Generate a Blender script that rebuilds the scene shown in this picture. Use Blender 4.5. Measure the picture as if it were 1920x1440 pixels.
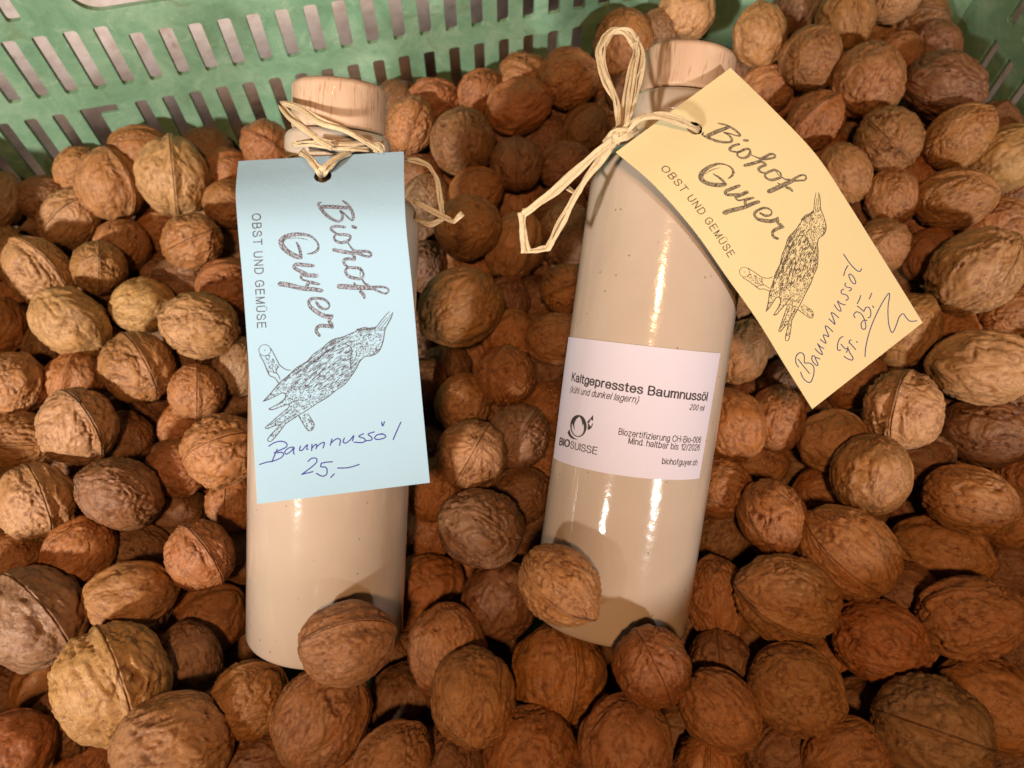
import bpy, bmesh, math, random
import numpy as np
from mathutils import Vector, Matrix, Quaternion
from mathutils.geometry import delaunay_2d_cdt

for o in list(bpy.data.objects):
    bpy.data.objects.remove(o, do_unlink=True)
SC = bpy.context.scene
COL = SC.collection
R = math.radians

# ------------------------------------------------------------------ camera, world, lamps, exposure
F = 1500.0                                   # focal length in pixels of a 1920 wide picture
TH = R(63.26)                                # the camera looks down by this much
CAM = Vector((0, 0, .5))
FW = Vector((0, math.cos(TH), -math.sin(TH)))
UP = Vector((0, math.sin(TH), math.cos(TH)))
RT = Vector((1, 0, 0))
cam = bpy.data.objects.new('camera', bpy.data.cameras.new('camera'))
COL.objects.link(cam)
cam.matrix_world = Matrix.Translation(CAM) @ Matrix((RT, UP, -FW)).transposed().to_4x4()
cam.data.sensor_width = 36
cam.data.lens = 36 * F / 1920
cam.data.clip_start = .01
cam.data.clip_end = 20
cam.data.dof.use_dof = True
cam.data.dof.focus_distance = .285
cam.data.dof.aperture_fstop = 13
SC.camera = cam

world = bpy.data.worlds.new('World')
SC.world = world
world.use_nodes = True
bgn = world.node_tree.nodes['Background']
bgn.inputs[0].default_value = (1.0, .52, .25, 1)
bgn.inputs[1].default_value = .022


def aim(o, at):
    o.rotation_euler = (Vector(at) - o.location).to_track_quat('-Z', 'Y').to_euler()


def lamp(name, kind, loc, at, energy, col, size=.05, **kw):
    d = bpy.data.lights.new(name, kind)
    d.energy = energy
    d.color = col
    if kind == 'AREA':
        d.shape = 'DISK'
        d.size = size
    else:
        d.shadow_soft_size = size
    for k, v in kw.items():
        setattr(d, k, v)
    o = bpy.data.objects.new(name, d)
    COL.objects.link(o)
    o.location = loc
    aim(o, at)
    return o


# two low lamps in front, left and right of the viewer, shine into the upper part of the crate; a warm one hangs overhead
lamp('left_lamp', 'SPOT', (-.47, -.42, .66), (-.13, .36, .22), 34, (1, .92, .81), .030, spot_size=R(42), spot_blend=.75)
lamp('right_lamp', 'SPOT', (.43, -.47, .67), (.20, .28, .22), 19, (1, .92, .84), .026, spot_size=R(48), spot_blend=.75)
lamp('warm_lamp', 'SPOT', (-.03, -.22, .95), (0, .17, .2), 11.5, (1, .54, .24), .030, spot_size=R(60), spot_blend=.8)
lamp('floor_fill', 'SPOT', (-.5, 1.7, 1.6), (-.42, 1.15, 0), 170, (1, .91, .85), .05, spot_size=R(36), spot_blend=.2)  # added fill spot, only brightens the ground seen through the slots

SC.view_settings.view_transform = 'Standard'
SC.view_settings.look = 'None'
SC.view_settings.exposure = .10
SC.view_settings.gamma = 1
SC.view_settings.use_curve_mapping = False
SC.render.engine = 'CYCLES'
SC.cycles.use_denoising = True
SC.cycles.max_bounces = 6
SC.cycles.diffuse_bounces = 1
SC.cycles.transparent_max_bounces = 16
SC.cycles.caustics_reflective = False
SC.cycles.caustics_refractive = False


# ------------------------------------------------------------------ helpers
def tag(o, label=None, cat=None, group=None, kind=None):
    if label: o['label'] = label
    if cat: o['category'] = cat
    if group: o['group'] = group
    if kind: o['kind'] = kind
    return o


def empty(name, loc, label, cat, group=None):
    o = bpy.data.objects.new(name, None)
    o.empty_display_size = .01
    COL.objects.link(o)
    o.location = loc
    return tag(o, label, cat, group)


def link(name, me, mat, parent=None, smooth=True):
    o = bpy.data.objects.new(name, me)
    if mat: me.materials.append(mat)
    COL.objects.link(o)
    if smooth: me.polygons.foreach_set('use_smooth', np.ones(len(me.polygons), bool))
    if parent:
        o.parent = parent
        o.matrix_parent_inverse = Matrix.Translation(-parent.location) if parent.type == 'EMPTY' else parent.matrix_world.inverted()
    return o


def mesh(name, vs, fs):
    me = bpy.data.meshes.new(name)
    me.from_pydata([tuple(v) for v in vs], [], [tuple(f) for f in fs])
    me.update()
    return me


def ray(x, y):
    return FW + RT * ((x - 960) / F) + UP * ((720 - y) / F)


def at(x, y, t):
    return CAM + ray(x, y) * t


class NT:
    """A small wrapper for building node materials."""
    def __init__(self, name):
        self.m = bpy.data.materials.new(name)
        self.m.use_nodes = True
        self.t = self.m.node_tree
        self.b = self.t.nodes['Principled BSDF']

    def n(self, kind, **kw):
        nd = self.t.nodes.new(kind)
        for k, v in kw.items():
            if k in nd.inputs: nd.inputs[k].default_value = v
            else: setattr(nd, k, v)
        return nd

    def l(self, a, b): self.t.links.new(a, b)

    def noise(self, scale, detail=4, rough=.6, vec=None, dist=0):
        nd = self.n('ShaderNodeTexNoise', Scale=scale, Detail=detail, Roughness=rough, Distortion=dist)
        if vec: self.l(vec, nd.inputs['Vector'])
        return nd.outputs['Fac']

    def ramp(self, fac, stops):
        nd = self.n('ShaderNodeValToRGB')
        el = nd.color_ramp.elements
        while len(el) < len(stops): el.new(.5)
        for e, (p, c) in zip(el, stops):
            e.position = p
            e.color = c if len(c) == 4 else (*c, 1)
        self.l(fac, nd.inputs[0])
        return nd.outputs[0]

    def mix(self, fac, a, b, mode='MIX'):
        nd = self.n('ShaderNodeMix', data_type='RGBA', blend_type=mode)
        for i, v in ((0, fac), (6, a), (7, b)):
            if isinstance(v, (int, float)): nd.inputs[i].default_value = v
            elif isinstance(v, tuple): nd.inputs[i].default_value = (*v, 1)
            else: self.l(v, nd.inputs[i])
        return nd.outputs[2]

    def math(self, op, a, b=0.0):
        nd = self.n('ShaderNodeMath', operation=op)
        for i, v in ((0, a), (1, b)):
            if isinstance(v, (int, float)): nd.inputs[i].default_value = v
            else: self.l(v, nd.inputs[i])
        return nd.outputs[0]

    def bump(self, h, strength, dist):
        nd = self.n('ShaderNodeBump', Strength=strength, Distance=dist)
        self.l(h, nd.inputs['Height'])
        self.l(nd.outputs[0], self.b.inputs['Normal'])

    def coord(self, which='Object'):
        return self.n('ShaderNodeTexCoord').outputs[which]

    def mapping(self, vec, scale):
        nd = self.n('ShaderNodeMapping')
        nd.inputs['Scale'].default_value = scale
        self.l(vec, nd.inputs['Vector'])
        return nd.outputs[0]

    def set(self, **kw):
        for k, v in kw.items():
            i = self.b.inputs[k.replace('_', ' ')]
            if isinstance(v, (int, float)): i.default_value = v
            elif isinstance(v, tuple): i.default_value = (*v, 1)
            else: self.l(v, i)
        return self.m


# ------------------------------------------------------------------ materials
def mat_walnut():
    t = NT('walnut_shell')
    oc = t.coord('Object')
    info = t.n('ShaderNodeObjectInfo')
    ofs = t.n('ShaderNodeVectorMath', operation='SCALE')
    comb = t.n('ShaderNodeCombineXYZ')
    for i in range(3): t.l(info.outputs['Random'], comb.inputs[i])
    t.l(comb.outputs[0], ofs.inputs[0])
    ofs.inputs['Scale'].default_value = 37
    add = t.n('ShaderNodeVectorMath', operation='ADD')
    t.l(oc, add.inputs[0])
    t.l(ofs.outputs[0], add.inputs[1])
    v = add.outputs[0]
    vein = t.n('ShaderNodeAttribute', attribute_name='vein').outputs['Fac']
    stain = t.n('ShaderNodeAttribute', attribute_name='stain').outputs['Fac']
    n1 = t.noise(2.3, 5, .62, v, .6)
    n2 = t.noise(5.5, 6, .74, v, 1.4)
    n3 = t.noise(42, 3, .6, v)
    base = info.outputs['Color']
    dark = t.mix(1.0, base, (.50, .38, .29), 'MULTIPLY')
    pale = t.mix(.30, base, (.62, .44, .28))
    c = t.mix(t.math('MULTIPLY', t.ramp(n1, [(.36, (0, 0, 0)), (.68, (1, 1, 1))]), .75), base, pale)
    c = t.mix(t.math('MULTIPLY', t.ramp(n2, [(.50, (0, 0, 0)), (.66, (1, 1, 1))]), .72), c, dark)
    c = t.mix(t.math('MULTIPLY', vein, .95), c, t.mix(1.0, base, (.28, .18, .12), 'MULTIPLY'))
    c = t.mix(t.math('MULTIPLY', t.math('MULTIPLY', stain, t.ramp(n2, [(.30, (.3, .3, .3)), (.6, (1, 1, 1))])), .85), c, (.028, .020, .016))
    c = t.mix(t.math('MULTIPLY', t.ramp(n3, [(.58, (0, 0, 0)), (.72, (1, 1, 1))]), .5), c, dark)
    fine = t.noise(4.2, 5, .6, t.mapping(v, (1.6, 1.6, .7)), 1.1)
    crack = t.ramp(t.math('ABSOLUTE', t.math('SUBTRACT', fine, .5)), [(.0, (1, 1, 1)), (.022, (0, 0, 0))])
    crack = t.math('MULTIPLY', crack, t.ramp(n1, [(.42, (0, 0, 0)), (.60, (1, 1, 1))]))
    c = t.mix(t.math('MULTIPLY', crack, .75), c, t.mix(1.0, base, (.30, .19, .13), 'MULTIPLY'))
    h = t.math('SUBTRACT', t.math('ADD', t.math('MULTIPLY', n2, .6), t.math('MULTIPLY', n3, .30)), t.math('MULTIPLY', crack, .35))
    t.bump(h, .45, .0014)
    return t.set(Base_Color=c, Roughness=.38, Specular_IOR_Level=.52)


def mat_glaze():
    t = NT('glazed_stoneware')
    oc = t.coord('Object')
    vor = t.n('ShaderNodeTexVoronoi', Scale=210.0, Randomness=1.0)
    t.l(oc, vor.inputs['Vector'])
    sp = t.ramp(vor.outputs['Distance'], [(.045, (1, 1, 1)), (.10, (0, 0, 0))])
    some = t.ramp(t.noise(260, 1, .5, oc), [(.46, (0, 0, 0)), (.50, (1, 1, 1))])
    n1 = t.noise(22, 3, .5, oc)
    c = t.ramp(n1, [(.3, (.52, .42, .335)), (.7, (.595, .485, .395))])
    c = t.mix(t.math('MULTIPLY', t.math('MULTIPLY', sp, some), .6), c, (.10, .06, .035))
    h = t.math('ADD', t.math('MULTIPLY', t.noise(60, 3, .6, oc), 1.0), t.math('MULTIPLY', t.noise(520, 2, .6, oc), .16))
    t.bump(h, .13, .002)
    return t.set(Base_Color=c, Roughness=.13, Specular_IOR_Level=.5, Coat_Weight=.4, Coat_Roughness=.03)


def mat_beech(scale=1.0):
    t = NT('beech_wood')
    oc = t.coord('Object')
    g = t.noise(1.0, 4, .65, t.mapping(oc, (900, 900, 45)))
    g2 = t.noise(1.0, 3, .5, t.mapping(oc, (160, 160, 9)))
    fl = t.ramp(t.noise(1.0, 1, .4, t.mapping(oc, (1300, 1300, 150))), [(.60, (0, 0, 0)), (.68, (1, 1, 1))])
    c = t.ramp(g2, [(.3, (.57, .385, .265)), (.7, (.68, .49, .35))])
    c = t.mix(t.math('MULTIPLY', fl, .62), c, (.36, .19, .10))
    c = t.mix(t.math('MULTIPLY', g, .22), c, (.45, .25, .14))
    t.bump(g, .25, .0004)
    return t.set(Base_Color=c, Roughness=.55)


def mat_paper(name, col, fib=.02):
    t = NT(name)
    oc = t.coord('Object')
    n1 = t.noise(900, 3, .6, oc)
    n2 = t.noise(30, 3, .5, oc)
    c = t.mix(t.math('MULTIPLY', n2, .30), col, tuple(x * .90 for x in col))
    t.bump(t.math('ADD', t.math('MULTIPLY', n1, .35), t.noise(95, 2, .5, t.mapping(oc, (1, 1, .4)))), .16, .0009)
    t.set(Base_Color=c, Roughness=.85, Specular_IOR_Level=.2)
    return t.m


def mat_ink(name, col, speckle=None, lo=.44, hi=.56):
    t = NT(name)
    if speckle:
        n = t.noise(2300, 2, .6, t.coord('Object'))
        c = t.mix(t.ramp(n, [(lo, (0, 0, 0)), (hi, (1, 1, 1))]), col, speckle)
        t.set(Base_Color=c)
    else:
        t.set(Base_Color=col)
    return t.set(Roughness=.7, Specular_IOR_Level=.2)


def mat_raffia():
    t = NT('raffia')
    uv = t.coord('UV')
    n = t.noise(1.0, 3, .6, t.mapping(uv, (14, 60, 1)))
    n2 = t.noise(1.0, 2, .5, t.mapping(uv, (2, 160, 1)))
    c = t.ramp(n, [(.28, (.42, .28, .14)), (.48, (.70, .55, .34)), (.75, (.84, .73, .53))])
    c = t.mix(t.math('MULTIPLY', t.ramp(n2, [(.55, (0, 0, 0)), (.75, (1, 1, 1))]), .3), c, (.45, .28, .12))
    t.bump(n, .5, .0006)
    return t.set(Base_Color=c, Roughness=.48, Specular_IOR_Level=.4)


def mat_plastic():
    t = NT('green_plastic')
    oc = t.coord('Object')
    n1 = t.noise(34, 7, .74, oc, .6)
    n2 = t.noise(90, 5, .75, t.mapping(oc, (1, .35, 1)), .8)
    n3 = t.noise(55, 4, .6, oc, 1.5)
    c = t.ramp(n1, [(.30, (.13, .275, .17)), (.50, (.215, .39, .255)), (.70, (.34, .51, .36))])
    c = t.mix(t.math('MULTIPLY', t.ramp(n2, [(.56, (0, 0, 0)), (.74, (1, 1, 1))]), .55), c, (.52, .64, .50))
    c = t.mix(t.math('MULTIPLY', t.ramp(n3, [(.60, (0, 0, 0)), (.76, (1, 1, 1))]), .60), c, (.16, .20, .095))
    t.bump(n2, .15, .0006)
    return t.set(Base_Color=c, Roughness=.46, Specular_IOR_Level=.45)


def mat_floor():
    t = NT('stone_floor')
    oc = t.coord('Object')
    n1 = t.noise(9, 4, .6, oc, .5)
    n2 = t.noise(60, 5, .7, oc)
    n3 = t.noise(34, 3, .6, oc, 1.0)
    c = t.ramp(n2, [(.3, (.46, .37, .31)), (.55, (.62, .52, .46)), (.8, (.70, .61, .55))])
    c = t.mix(t.math('MULTIPLY', t.ramp(n1, [(.48, (0, 0, 0)), (.62, (1, 1, 1))]), .55), c, (.34, .21, .135))
    c = t.mix(t.math('MULTIPLY', t.ramp(n3, [(.64, (0, 0, 0)), (.72, (1, 1, 1))]), .7), c, (.23, .14, .10))
    t.bump(n2, .3, .003)
    return t.set(Base_Color=c, Roughness=.75)


def mat_film():
    t = NT('shrink_film')
    out = t.t.nodes['Material Output']
    tr = t.n('ShaderNodeBsdfTransparent')
    tr.inputs[0].default_value = (.975, .97, .97, 1)
    gl = t.n('ShaderNodeBsdfGlossy', Roughness=.09)
    gl.inputs[0].default_value = (1, 1, 1, 1)
    lw = t.n('ShaderNodeLayerWeight', Blend=.5)
    mx = t.n('ShaderNodeMixShader')
    f = t.math('ADD', t.math('MULTIPLY', t.math('POWER', lw.outputs['Facing'], 5.0), .34), .006)
    t.l(f, mx.inputs[0])
    t.l(tr.outputs[0], mx.inputs[1])
    t.l(gl.outputs[0], mx.inputs[2])
    t.l(mx.outputs[0], out.inputs[0])
    nb = t.n('ShaderNodeBump', Strength=.35, Distance=.0015)
    t.l(t.noise(90, 2, .5, t.coord('Object'), .8), nb.inputs['Height'])
    t.l(nb.outputs[0], gl.inputs['Normal'])
    t.t.nodes.remove(t.b)
    return t.m


M_NUT = mat_walnut()
M_GLAZE = mat_glaze()
M_BEECH = mat_beech()
M_BLUE = mat_paper('blue_paper', (.38, .585, .76))
M_YELLOW = mat_paper('yellow_paper', (.84, .71, .40))
M_WHITE = mat_paper('white_paper', (.71, .67, .79))
M_RAFFIA = mat_raffia()
M_PLASTIC = mat_plastic()
M_FLOOR = mat_floor()
M_FILM = mat_film()
M_STAMP_B = mat_ink('stamp_ink_on_blue', (.075, .065, .085), (.36, .40, .50), .44, .56)
M_STAMP_Y = mat_ink('stamp_ink_on_yellow', (.080, .065, .065), (.45, .36, .21), .44, .56)
M_PEN_B = mat_ink('blue_pen_ink', (.050, .045, .30))
M_PEN_Y = mat_ink('dark_blue_pen_ink', (.045, .055, .22))
M_PRINT = mat_ink('black_print', (.055, .05, .055))

# ------------------------------------------------------------------ the ground the crate stands on
bm = bmesh.new()
bmesh.ops.create_grid(bm, x_segments=2, y_segments=2, size=3)
me = bpy.data.meshes.new('floor')
bm.to_mesh(me)
bm.free()
tag(link('floor', me, M_FLOOR), kind='structure')

# ------------------------------------------------------------------ the crate
PSI = R(13.56)                                # the crate is turned by this much
PITCH = .0138                                 # slot spacing
WU = Vector((math.cos(PSI), math.sin(PSI), 0))
WN = Vector((-math.sin(PSI), math.cos(PSI), 0))
NB = 25.54 * PITCH                            # the back wall's distance along WN
SR, SL, NF = .322, -.330, -.105                # the other walls
TOP = .330
WT = .0030
X0 = -11.18
crate = empty('plastic_crate', (WU * .02 + WN * .13) + Vector((0, 0, .004)),
              'worn green slotted plastic crate filled with walnuts', 'crate')


def rrect(x0, x1, y0, y1, r, lean=0.0, n=4):
    pts = []
    for cx, cy, a0 in ((x1 - r, y1 - r, 0), (x0 + r, y1 - r, 90), (x0 + r, y0 + r, 180), (x1 - r, y0 + r, 270)):
        for i in range(n + 1):
            a = R(a0 + 90 * i / n)
            pts.append((cx + r * math.cos(a), cy + r * math.sin(a)))
    return pts


def slab(name, outline, holes, origin, xa, za, thick, mat, parent, bevel=.0004):
    """A flat panel with holes: two skins and the edges between them, slightly broken at the face."""
    loops = [outline] + holes
    pts = [Vector(p) for l_ in loops for p in l_]
    ed, k, owner = [], 0, []
    for l_ in loops:
        ed += [(k + i, k + (i + 1) % len(l_)) for i in range(len(l_))]
        k += len(l_)
    rv, _, rf, *_ = delaunay_2d_cdt(pts, ed, [], 0, 1e-7)
    boxes = [(min(p[0] for p in h), max(p[0] for p in h), min(p[1] for p in h), max(p[1] for p in h), h) for h in holes]
    def hit(c, l_):
        r_ = False
        for (x1, y1), (x2, y2) in zip(l_, l_[1:] + l_[:1]):
            if (y1 > c.y) != (y2 > c.y) and c.x < (x2 - x1) * (c.y - y1) / (y2 - y1) + x1: r_ = not r_
        return r_
    keep = []
    for f_ in rf:
        c = sum((rv[i] for i in f_), Vector((0, 0))) / len(f_)
        if any(a <= c.x <= b and d <= c.y <= e and hit(c, h) for a, b, d, e, h in boxes): continue
        keep.append(tuple(f_))
    na = xa.cross(za)
    m = len(rv)
    vs = [origin + xa * q.x + za * q.y for q in rv] + [origin + xa * q.x + za * q.y - na * thick for q in rv]
    he = {(a, b) for f_ in keep for a, b in zip(f_, f_[1:] + f_[:1])}
    fs = keep + [tuple(i + m for i in reversed(f_)) for f_ in keep]
    fs += [(b, a, a + m, b + m) for a, b in he if (b, a) not in he]
    o = link(name, mesh(name, vs, fs), mat, parent, smooth=False)
    bv = o.modifiers.new('edge', 'BEVEL')
    bv.width = bevel
    bv.segments = 2
    bv.limit_method = 'ANGLE'
    bv.angle_limit = R(50)
    return o


Z1B, Z1T, Z1S = .5 - 21.17 * PITCH, .5 - 18.69 * PITCH, .5 - 19.13 * PITCH
Z2T = .5 - 21.95 * PITCH
Z0B = .5 - 18.05 * PITCH
holes = []
w = .235 * PITCH
for k in range(-13, 23):
    s = (X0 + k) * PITCH
    if -.31 < s < .262:
        holes.append(rrect(s - w, s + w, Z1B, Z1T if k < 4 else Z1S, .0016))
for k in range(-11, 26):
    s = (X0 + k - 1.968) * PITCH
    if k in (3, 4) or not -.31 < s < .262: continue
    holes.append(rrect(s - w * .94, s + w * .94, Z2T - .062, Z2T, .0016))
s0, s1 = (X0 + 3 - 1.968) * PITCH - w * .9, (X0 + 4 - 1.968) * PITCH + w * .55
holes.append(rrect(s0, s1, Z2T - .050, Z2T + .0005, .0012))
LATCH = (s0, s1)
for k in range(-8, 1):
    s = (X0 + k + .62) * PITCH
    if s > -.255: holes.append(rrect(s - w, s + w, Z0B, Z0B + .040, .0016))
hs = (X0 + 2.55) * PITCH
holes.append(rrect(hs, hs + .135, Z0B - .0012, Z0B + .034, .012, n=8))
for k in range(13, 19):
    s = (X0 + k + .62) * PITCH
    holes.append(rrect(s - w, s + w, Z0B, Z0B + .040, .0016))
CR = .050                                      # rounded corners
Z0 = .004
wall_o = Vector((0, 0, 0)) + WN * NB
zax = Vector((0, 0, 1))
slab('side_wall', [(SL + CR, Z0), (SR - CR, Z0), (SR - CR, TOP), (SL + CR, TOP)], holes, wall_o, WU, zax, WT, M_PLASTIC, crate)
# the tab in the wide slot
ta = s0 + (s1 - s0) * .40
slab('latch_tab', [(ta, Z2T - .050), (s1 - .0012, Z2T - .050), (s1 - .0012, Z2T - .0085), (ta, Z2T - .0085)], [],
     wall_o + WN * .0042, WU, zax, .0025, M_PLASTIC, crate)
# end wall on the right: local x runs from the corner towards the viewer
ew = []
PE = .0145
for k in range(0, 24):
    x = .0790 + PE * k
    if x < NB - NF - CR - .01:
        ew.append(rrect(x - w * .8, x + w * .8, .2238, .2238 + .034, .0016))
        ew.append(rrect(x - w * .8, x + w * .8, .155, .2122, .0016))
end_o = WU * SR + WN * NB
slab('end_wall', [(CR, Z0), (NB - NF - CR, Z0), (NB - NF - CR, TOP), (CR, TOP)], ew, end_o, -WN, zax, WT, M_PLASTIC, crate)
slab('end_wall', [(-(NB - NF - CR), Z0), (-CR, Z0), (-CR, TOP), (-(NB - NF - CR), TOP)], [[(-x, y) for x, y in h] for h in ew],
     WU * SL + WN * NB, WN, zax, WT, M_PLASTIC, crate)
slab('side_wall', [(-(SR - CR), Z0), (-(SL + CR), Z0), (-(SL + CR), TOP), (-(SR - CR), TOP)], [[(-x, y) for x, y in h] for h in holes],
     WN * NF, -WU, zax, WT, M_PLASTIC, crate)
for cs, cn, a0 in ((SR - CR, NB - CR, 0), (SL + CR, NB - CR, 90), (SL + CR, NF + CR, 180), (SR - CR, NF + CR, 270)):
    vs, fs = [], []
    n = 14
    for i in range(n + 1):
        a = R(a0 + 90 * i / n)
        for rr, z in ((CR, Z0), (CR, TOP), (CR + WT, TOP), (CR + WT, Z0)):
            vs.append(WU * (cs + rr * math.cos(a)) + WN * (cn + rr * math.sin(a)) + Vector((0, 0, z)))
    for i in range(n):
        for j in range(4):
            a, b = i * 4 + j, i * 4 + (j + 1) % 4
            fs.append((a, b, b + 4, a + 4))
    link('corner', mesh('corner', vs, fs), M_PLASTIC, crate)
slab('base_panel', [(SL, NF), (SR, NF), (SR, NB), (SL, NB)], [], Vector((0, 0, .012)), WU, WN, .006, M_PLASTIC, crate)


# ------------------------------------------------------------------ walnuts
def perlin(p, seed=0):
    rs = np.random.RandomState(seed)
    perm = rs.permutation(256)
    perm = np.concatenate([perm, perm, perm])
    g = rs.normal(size=(256, 3))
    g /= np.linalg.norm(g, axis=1)[:, None]
    i = np.floor(p).astype(int)
    fr = p - i
    i &= 255
    u = fr * fr * fr * (fr * (fr * 6 - 15) + 10)
    out = 0
    for dx in (0, 1):
        for dy in (0, 1):
            for dz in (0, 1):
                h = perm[(perm[(perm[(i[:, 0] + dx) & 255] + i[:, 1] + dy) & 255] + i[:, 2] + dz) & 255]
                d = (g[h] * (fr - np.array([dx, dy, dz]))).sum(1)
                wt = (u[:, 0] if dx else 1 - u[:, 0]) * (u[:, 1] if dy else 1 - u[:, 1]) * (u[:, 2] if dz else 1 - u[:, 2])
                out = out + d * wt
    return out * 1.5


def ico(sub):
    bm = bmesh.new()
    bmesh.ops.create_icosphere(bm, subdivisions=sub, radius=1)
    bm.verts.index_update()
    v = np.array([x.co for x in bm.verts])
    f = np.array([[x.index for x in p.verts] for p in bm.faces])
    bm.free()
    return v / np.linalg.norm(v, axis=1)[:, None], f


ICO6, ICO4 = ico(6), ico(4)


def walnut_shape(base, seed):
    """Unit walnut: long axis and pointed tip along +z, the seam between its halves in the plane x = 0."""
    rs = np.random.RandomState(1000 + seed)
    v, f = base
    p = v.copy()
    p[:, 0] = np.sign(p[:, 0]) * np.abs(p[:, 0]) ** 1.45
    p /= np.linalg.norm(p, axis=1)[:, None]
    rough = rs.uniform(.75, 1.75)
    lump = rs.uniform(.7, 1.4)
    d = np.abs(p[:, 0])
    pole = np.sqrt(np.maximum(1 - p[:, 2] ** 2, 1e-9))
    # wrinkles run lengthwise and meet at the two ends
    ang = np.arctan2(p[:, 1], p[:, 0])
    side = (p[:, 0] > 0) * 5.3
    rad = .35 + .65 * pole
    q = np.stack([np.cos(ang) * rad + side, np.sin(ang) * rad, p[:, 2] * .62], 1)
    warp = np.stack([perlin(q * 2.1 + 9.1 * k, seed * 7 + k) for k in range(3)], 1)
    q1 = q + warp * .30
    n1 = perlin(q1 * 2.7, seed * 7 + 3)
    n2 = perlin(q1 * 5.0 + 3.3, seed * 7 + 4)
    n3 = perlin(q1 * 10.5 + 1.3, seed * 7 + 5)
    v1 = np.exp(-(n1 / .045) ** 2)
    v2 = np.exp(-(n2 / .085) ** 2)
    v3 = np.exp(-(n3 / .12) ** 2)
    msk = np.clip(.55 + perlin(p * 1.7, seed * 7 + 6) * 1.3, 0, 1)
    pits = np.clip(perlin(p * 7.0 + warp, seed * 7 + 8) - .28, 0, 1)
    r = np.ones(len(p))
    r += .055 * lump * perlin(p * 1.6, seed * 7 + 7) + .045 * lump * perlin(q1 * 3.6, seed * 7 + 9)
    n4 = perlin(q1 * 15 + 7.7, seed * 7 + 12)
    n5 = perlin(q1 * 7.5 + 2.2, seed * 7 + 13)
    r -= rough * (.026 * v1 + .020 * v2 * msk + .009 * v3 * msk)
    r += rough * (.018 * n2 + .060 * (np.minimum(np.abs(n5), .42) - .22) * (.35 + msk) + .008 * n3 + .010 * (np.abs(n4) - .2) * msk)
    r -= rough * .11 * pits * msk
    away = np.clip(1 - np.exp(-(d / .13) ** 2), 0, 1)
    # the two cheeks swell a little away from the seam; the seam itself is a raised welt with a crack in it
    r -= .020 * np.exp(-((d - .20) / .10) ** 2)
    sw = .075 + .02 * perlin(p * 3, seed * 7 + 11)
    r = 1 + (r - 1) * (.35 + .65 * away) + rs.uniform(.025, .055) * np.exp(-(d / sw) ** 2)
    crack = np.exp(-(d / .013) ** 2) * (.55 + .45 * np.clip(perlin(p * 2.2, seed * 7 + 10) * 2 + .5, 0, 1))
    r -= .040 * crack
    # tip and base
    ca = np.arccos(np.clip(p[:, 2], -1, 1))
    r += rs.uniform(.015, .075) * np.exp(-(ca / .22) ** 2)
    cb = np.arccos(np.clip(-p[:, 2], -1, 1))
    r -= rs.uniform(.02, .07) * np.exp(-(cb / .34) ** 2)
    r -= .06 * np.exp(-(cb / .06) ** 2)
    out = p * r[:, None]
    vein = np.clip(.60 * v1 + .35 * v2 * msk + .15 * v3 * msk + .45 * np.clip(.12 - np.abs(n5), 0, 1) / .12 * msk + crack * 1.0 + pits * 1.5 * msk, 0, 1) * min(1, .55 + .3 * rough)
    stain = np.clip(np.exp(-(ca / .13) ** 2) * rs.uniform(0, .9) + np.exp(-(cb / .16) ** 2) * rs.uniform(.3, 1)
                    + np.exp(-(d / .03) ** 2) * np.clip(p[:, 2] * rs.choice([-1, 1]) - .1, 0, 1) * rs.uniform(0, 1.1), 0, 1)
    return out, f, vein, stain


def tri_mesh(name, v, f):
    me = bpy.data.meshes.new(name)
    me.vertices.add(len(v))
    me.vertices.foreach_set('co', np.asarray(v, np.float32).ravel())
    me.loops.add(len(f) * 3)
    me.loops.foreach_set('vertex_index', np.asarray(f, np.int32).ravel())
    me.polygons.add(len(f))
    me.polygons.foreach_set('loop_start', np.arange(0, len(f) * 3, 3, dtype=np.int32))
    me.polygons.foreach_set('use_smooth', np.ones(len(f), bool))
    me.update(calc_edges=True)
    return me


def put_attr(me, name, a):
    at_ = me.attributes.new(name, 'FLOAT', 'POINT')
    at_.data.foreach_set('value', np.asarray(a, np.float32))


NPROTO = 22
protos = []
for k in range(NPROTO):
    v, f, vein, stain = walnut_shape(ICO6, k)
    me = tri_mesh('walnut', v, f)
    put_attr(me, 'vein', vein)
    put_attr(me, 'stain', stain)
    me.materials.append(M_NUT)
    protos.append(me)

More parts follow.
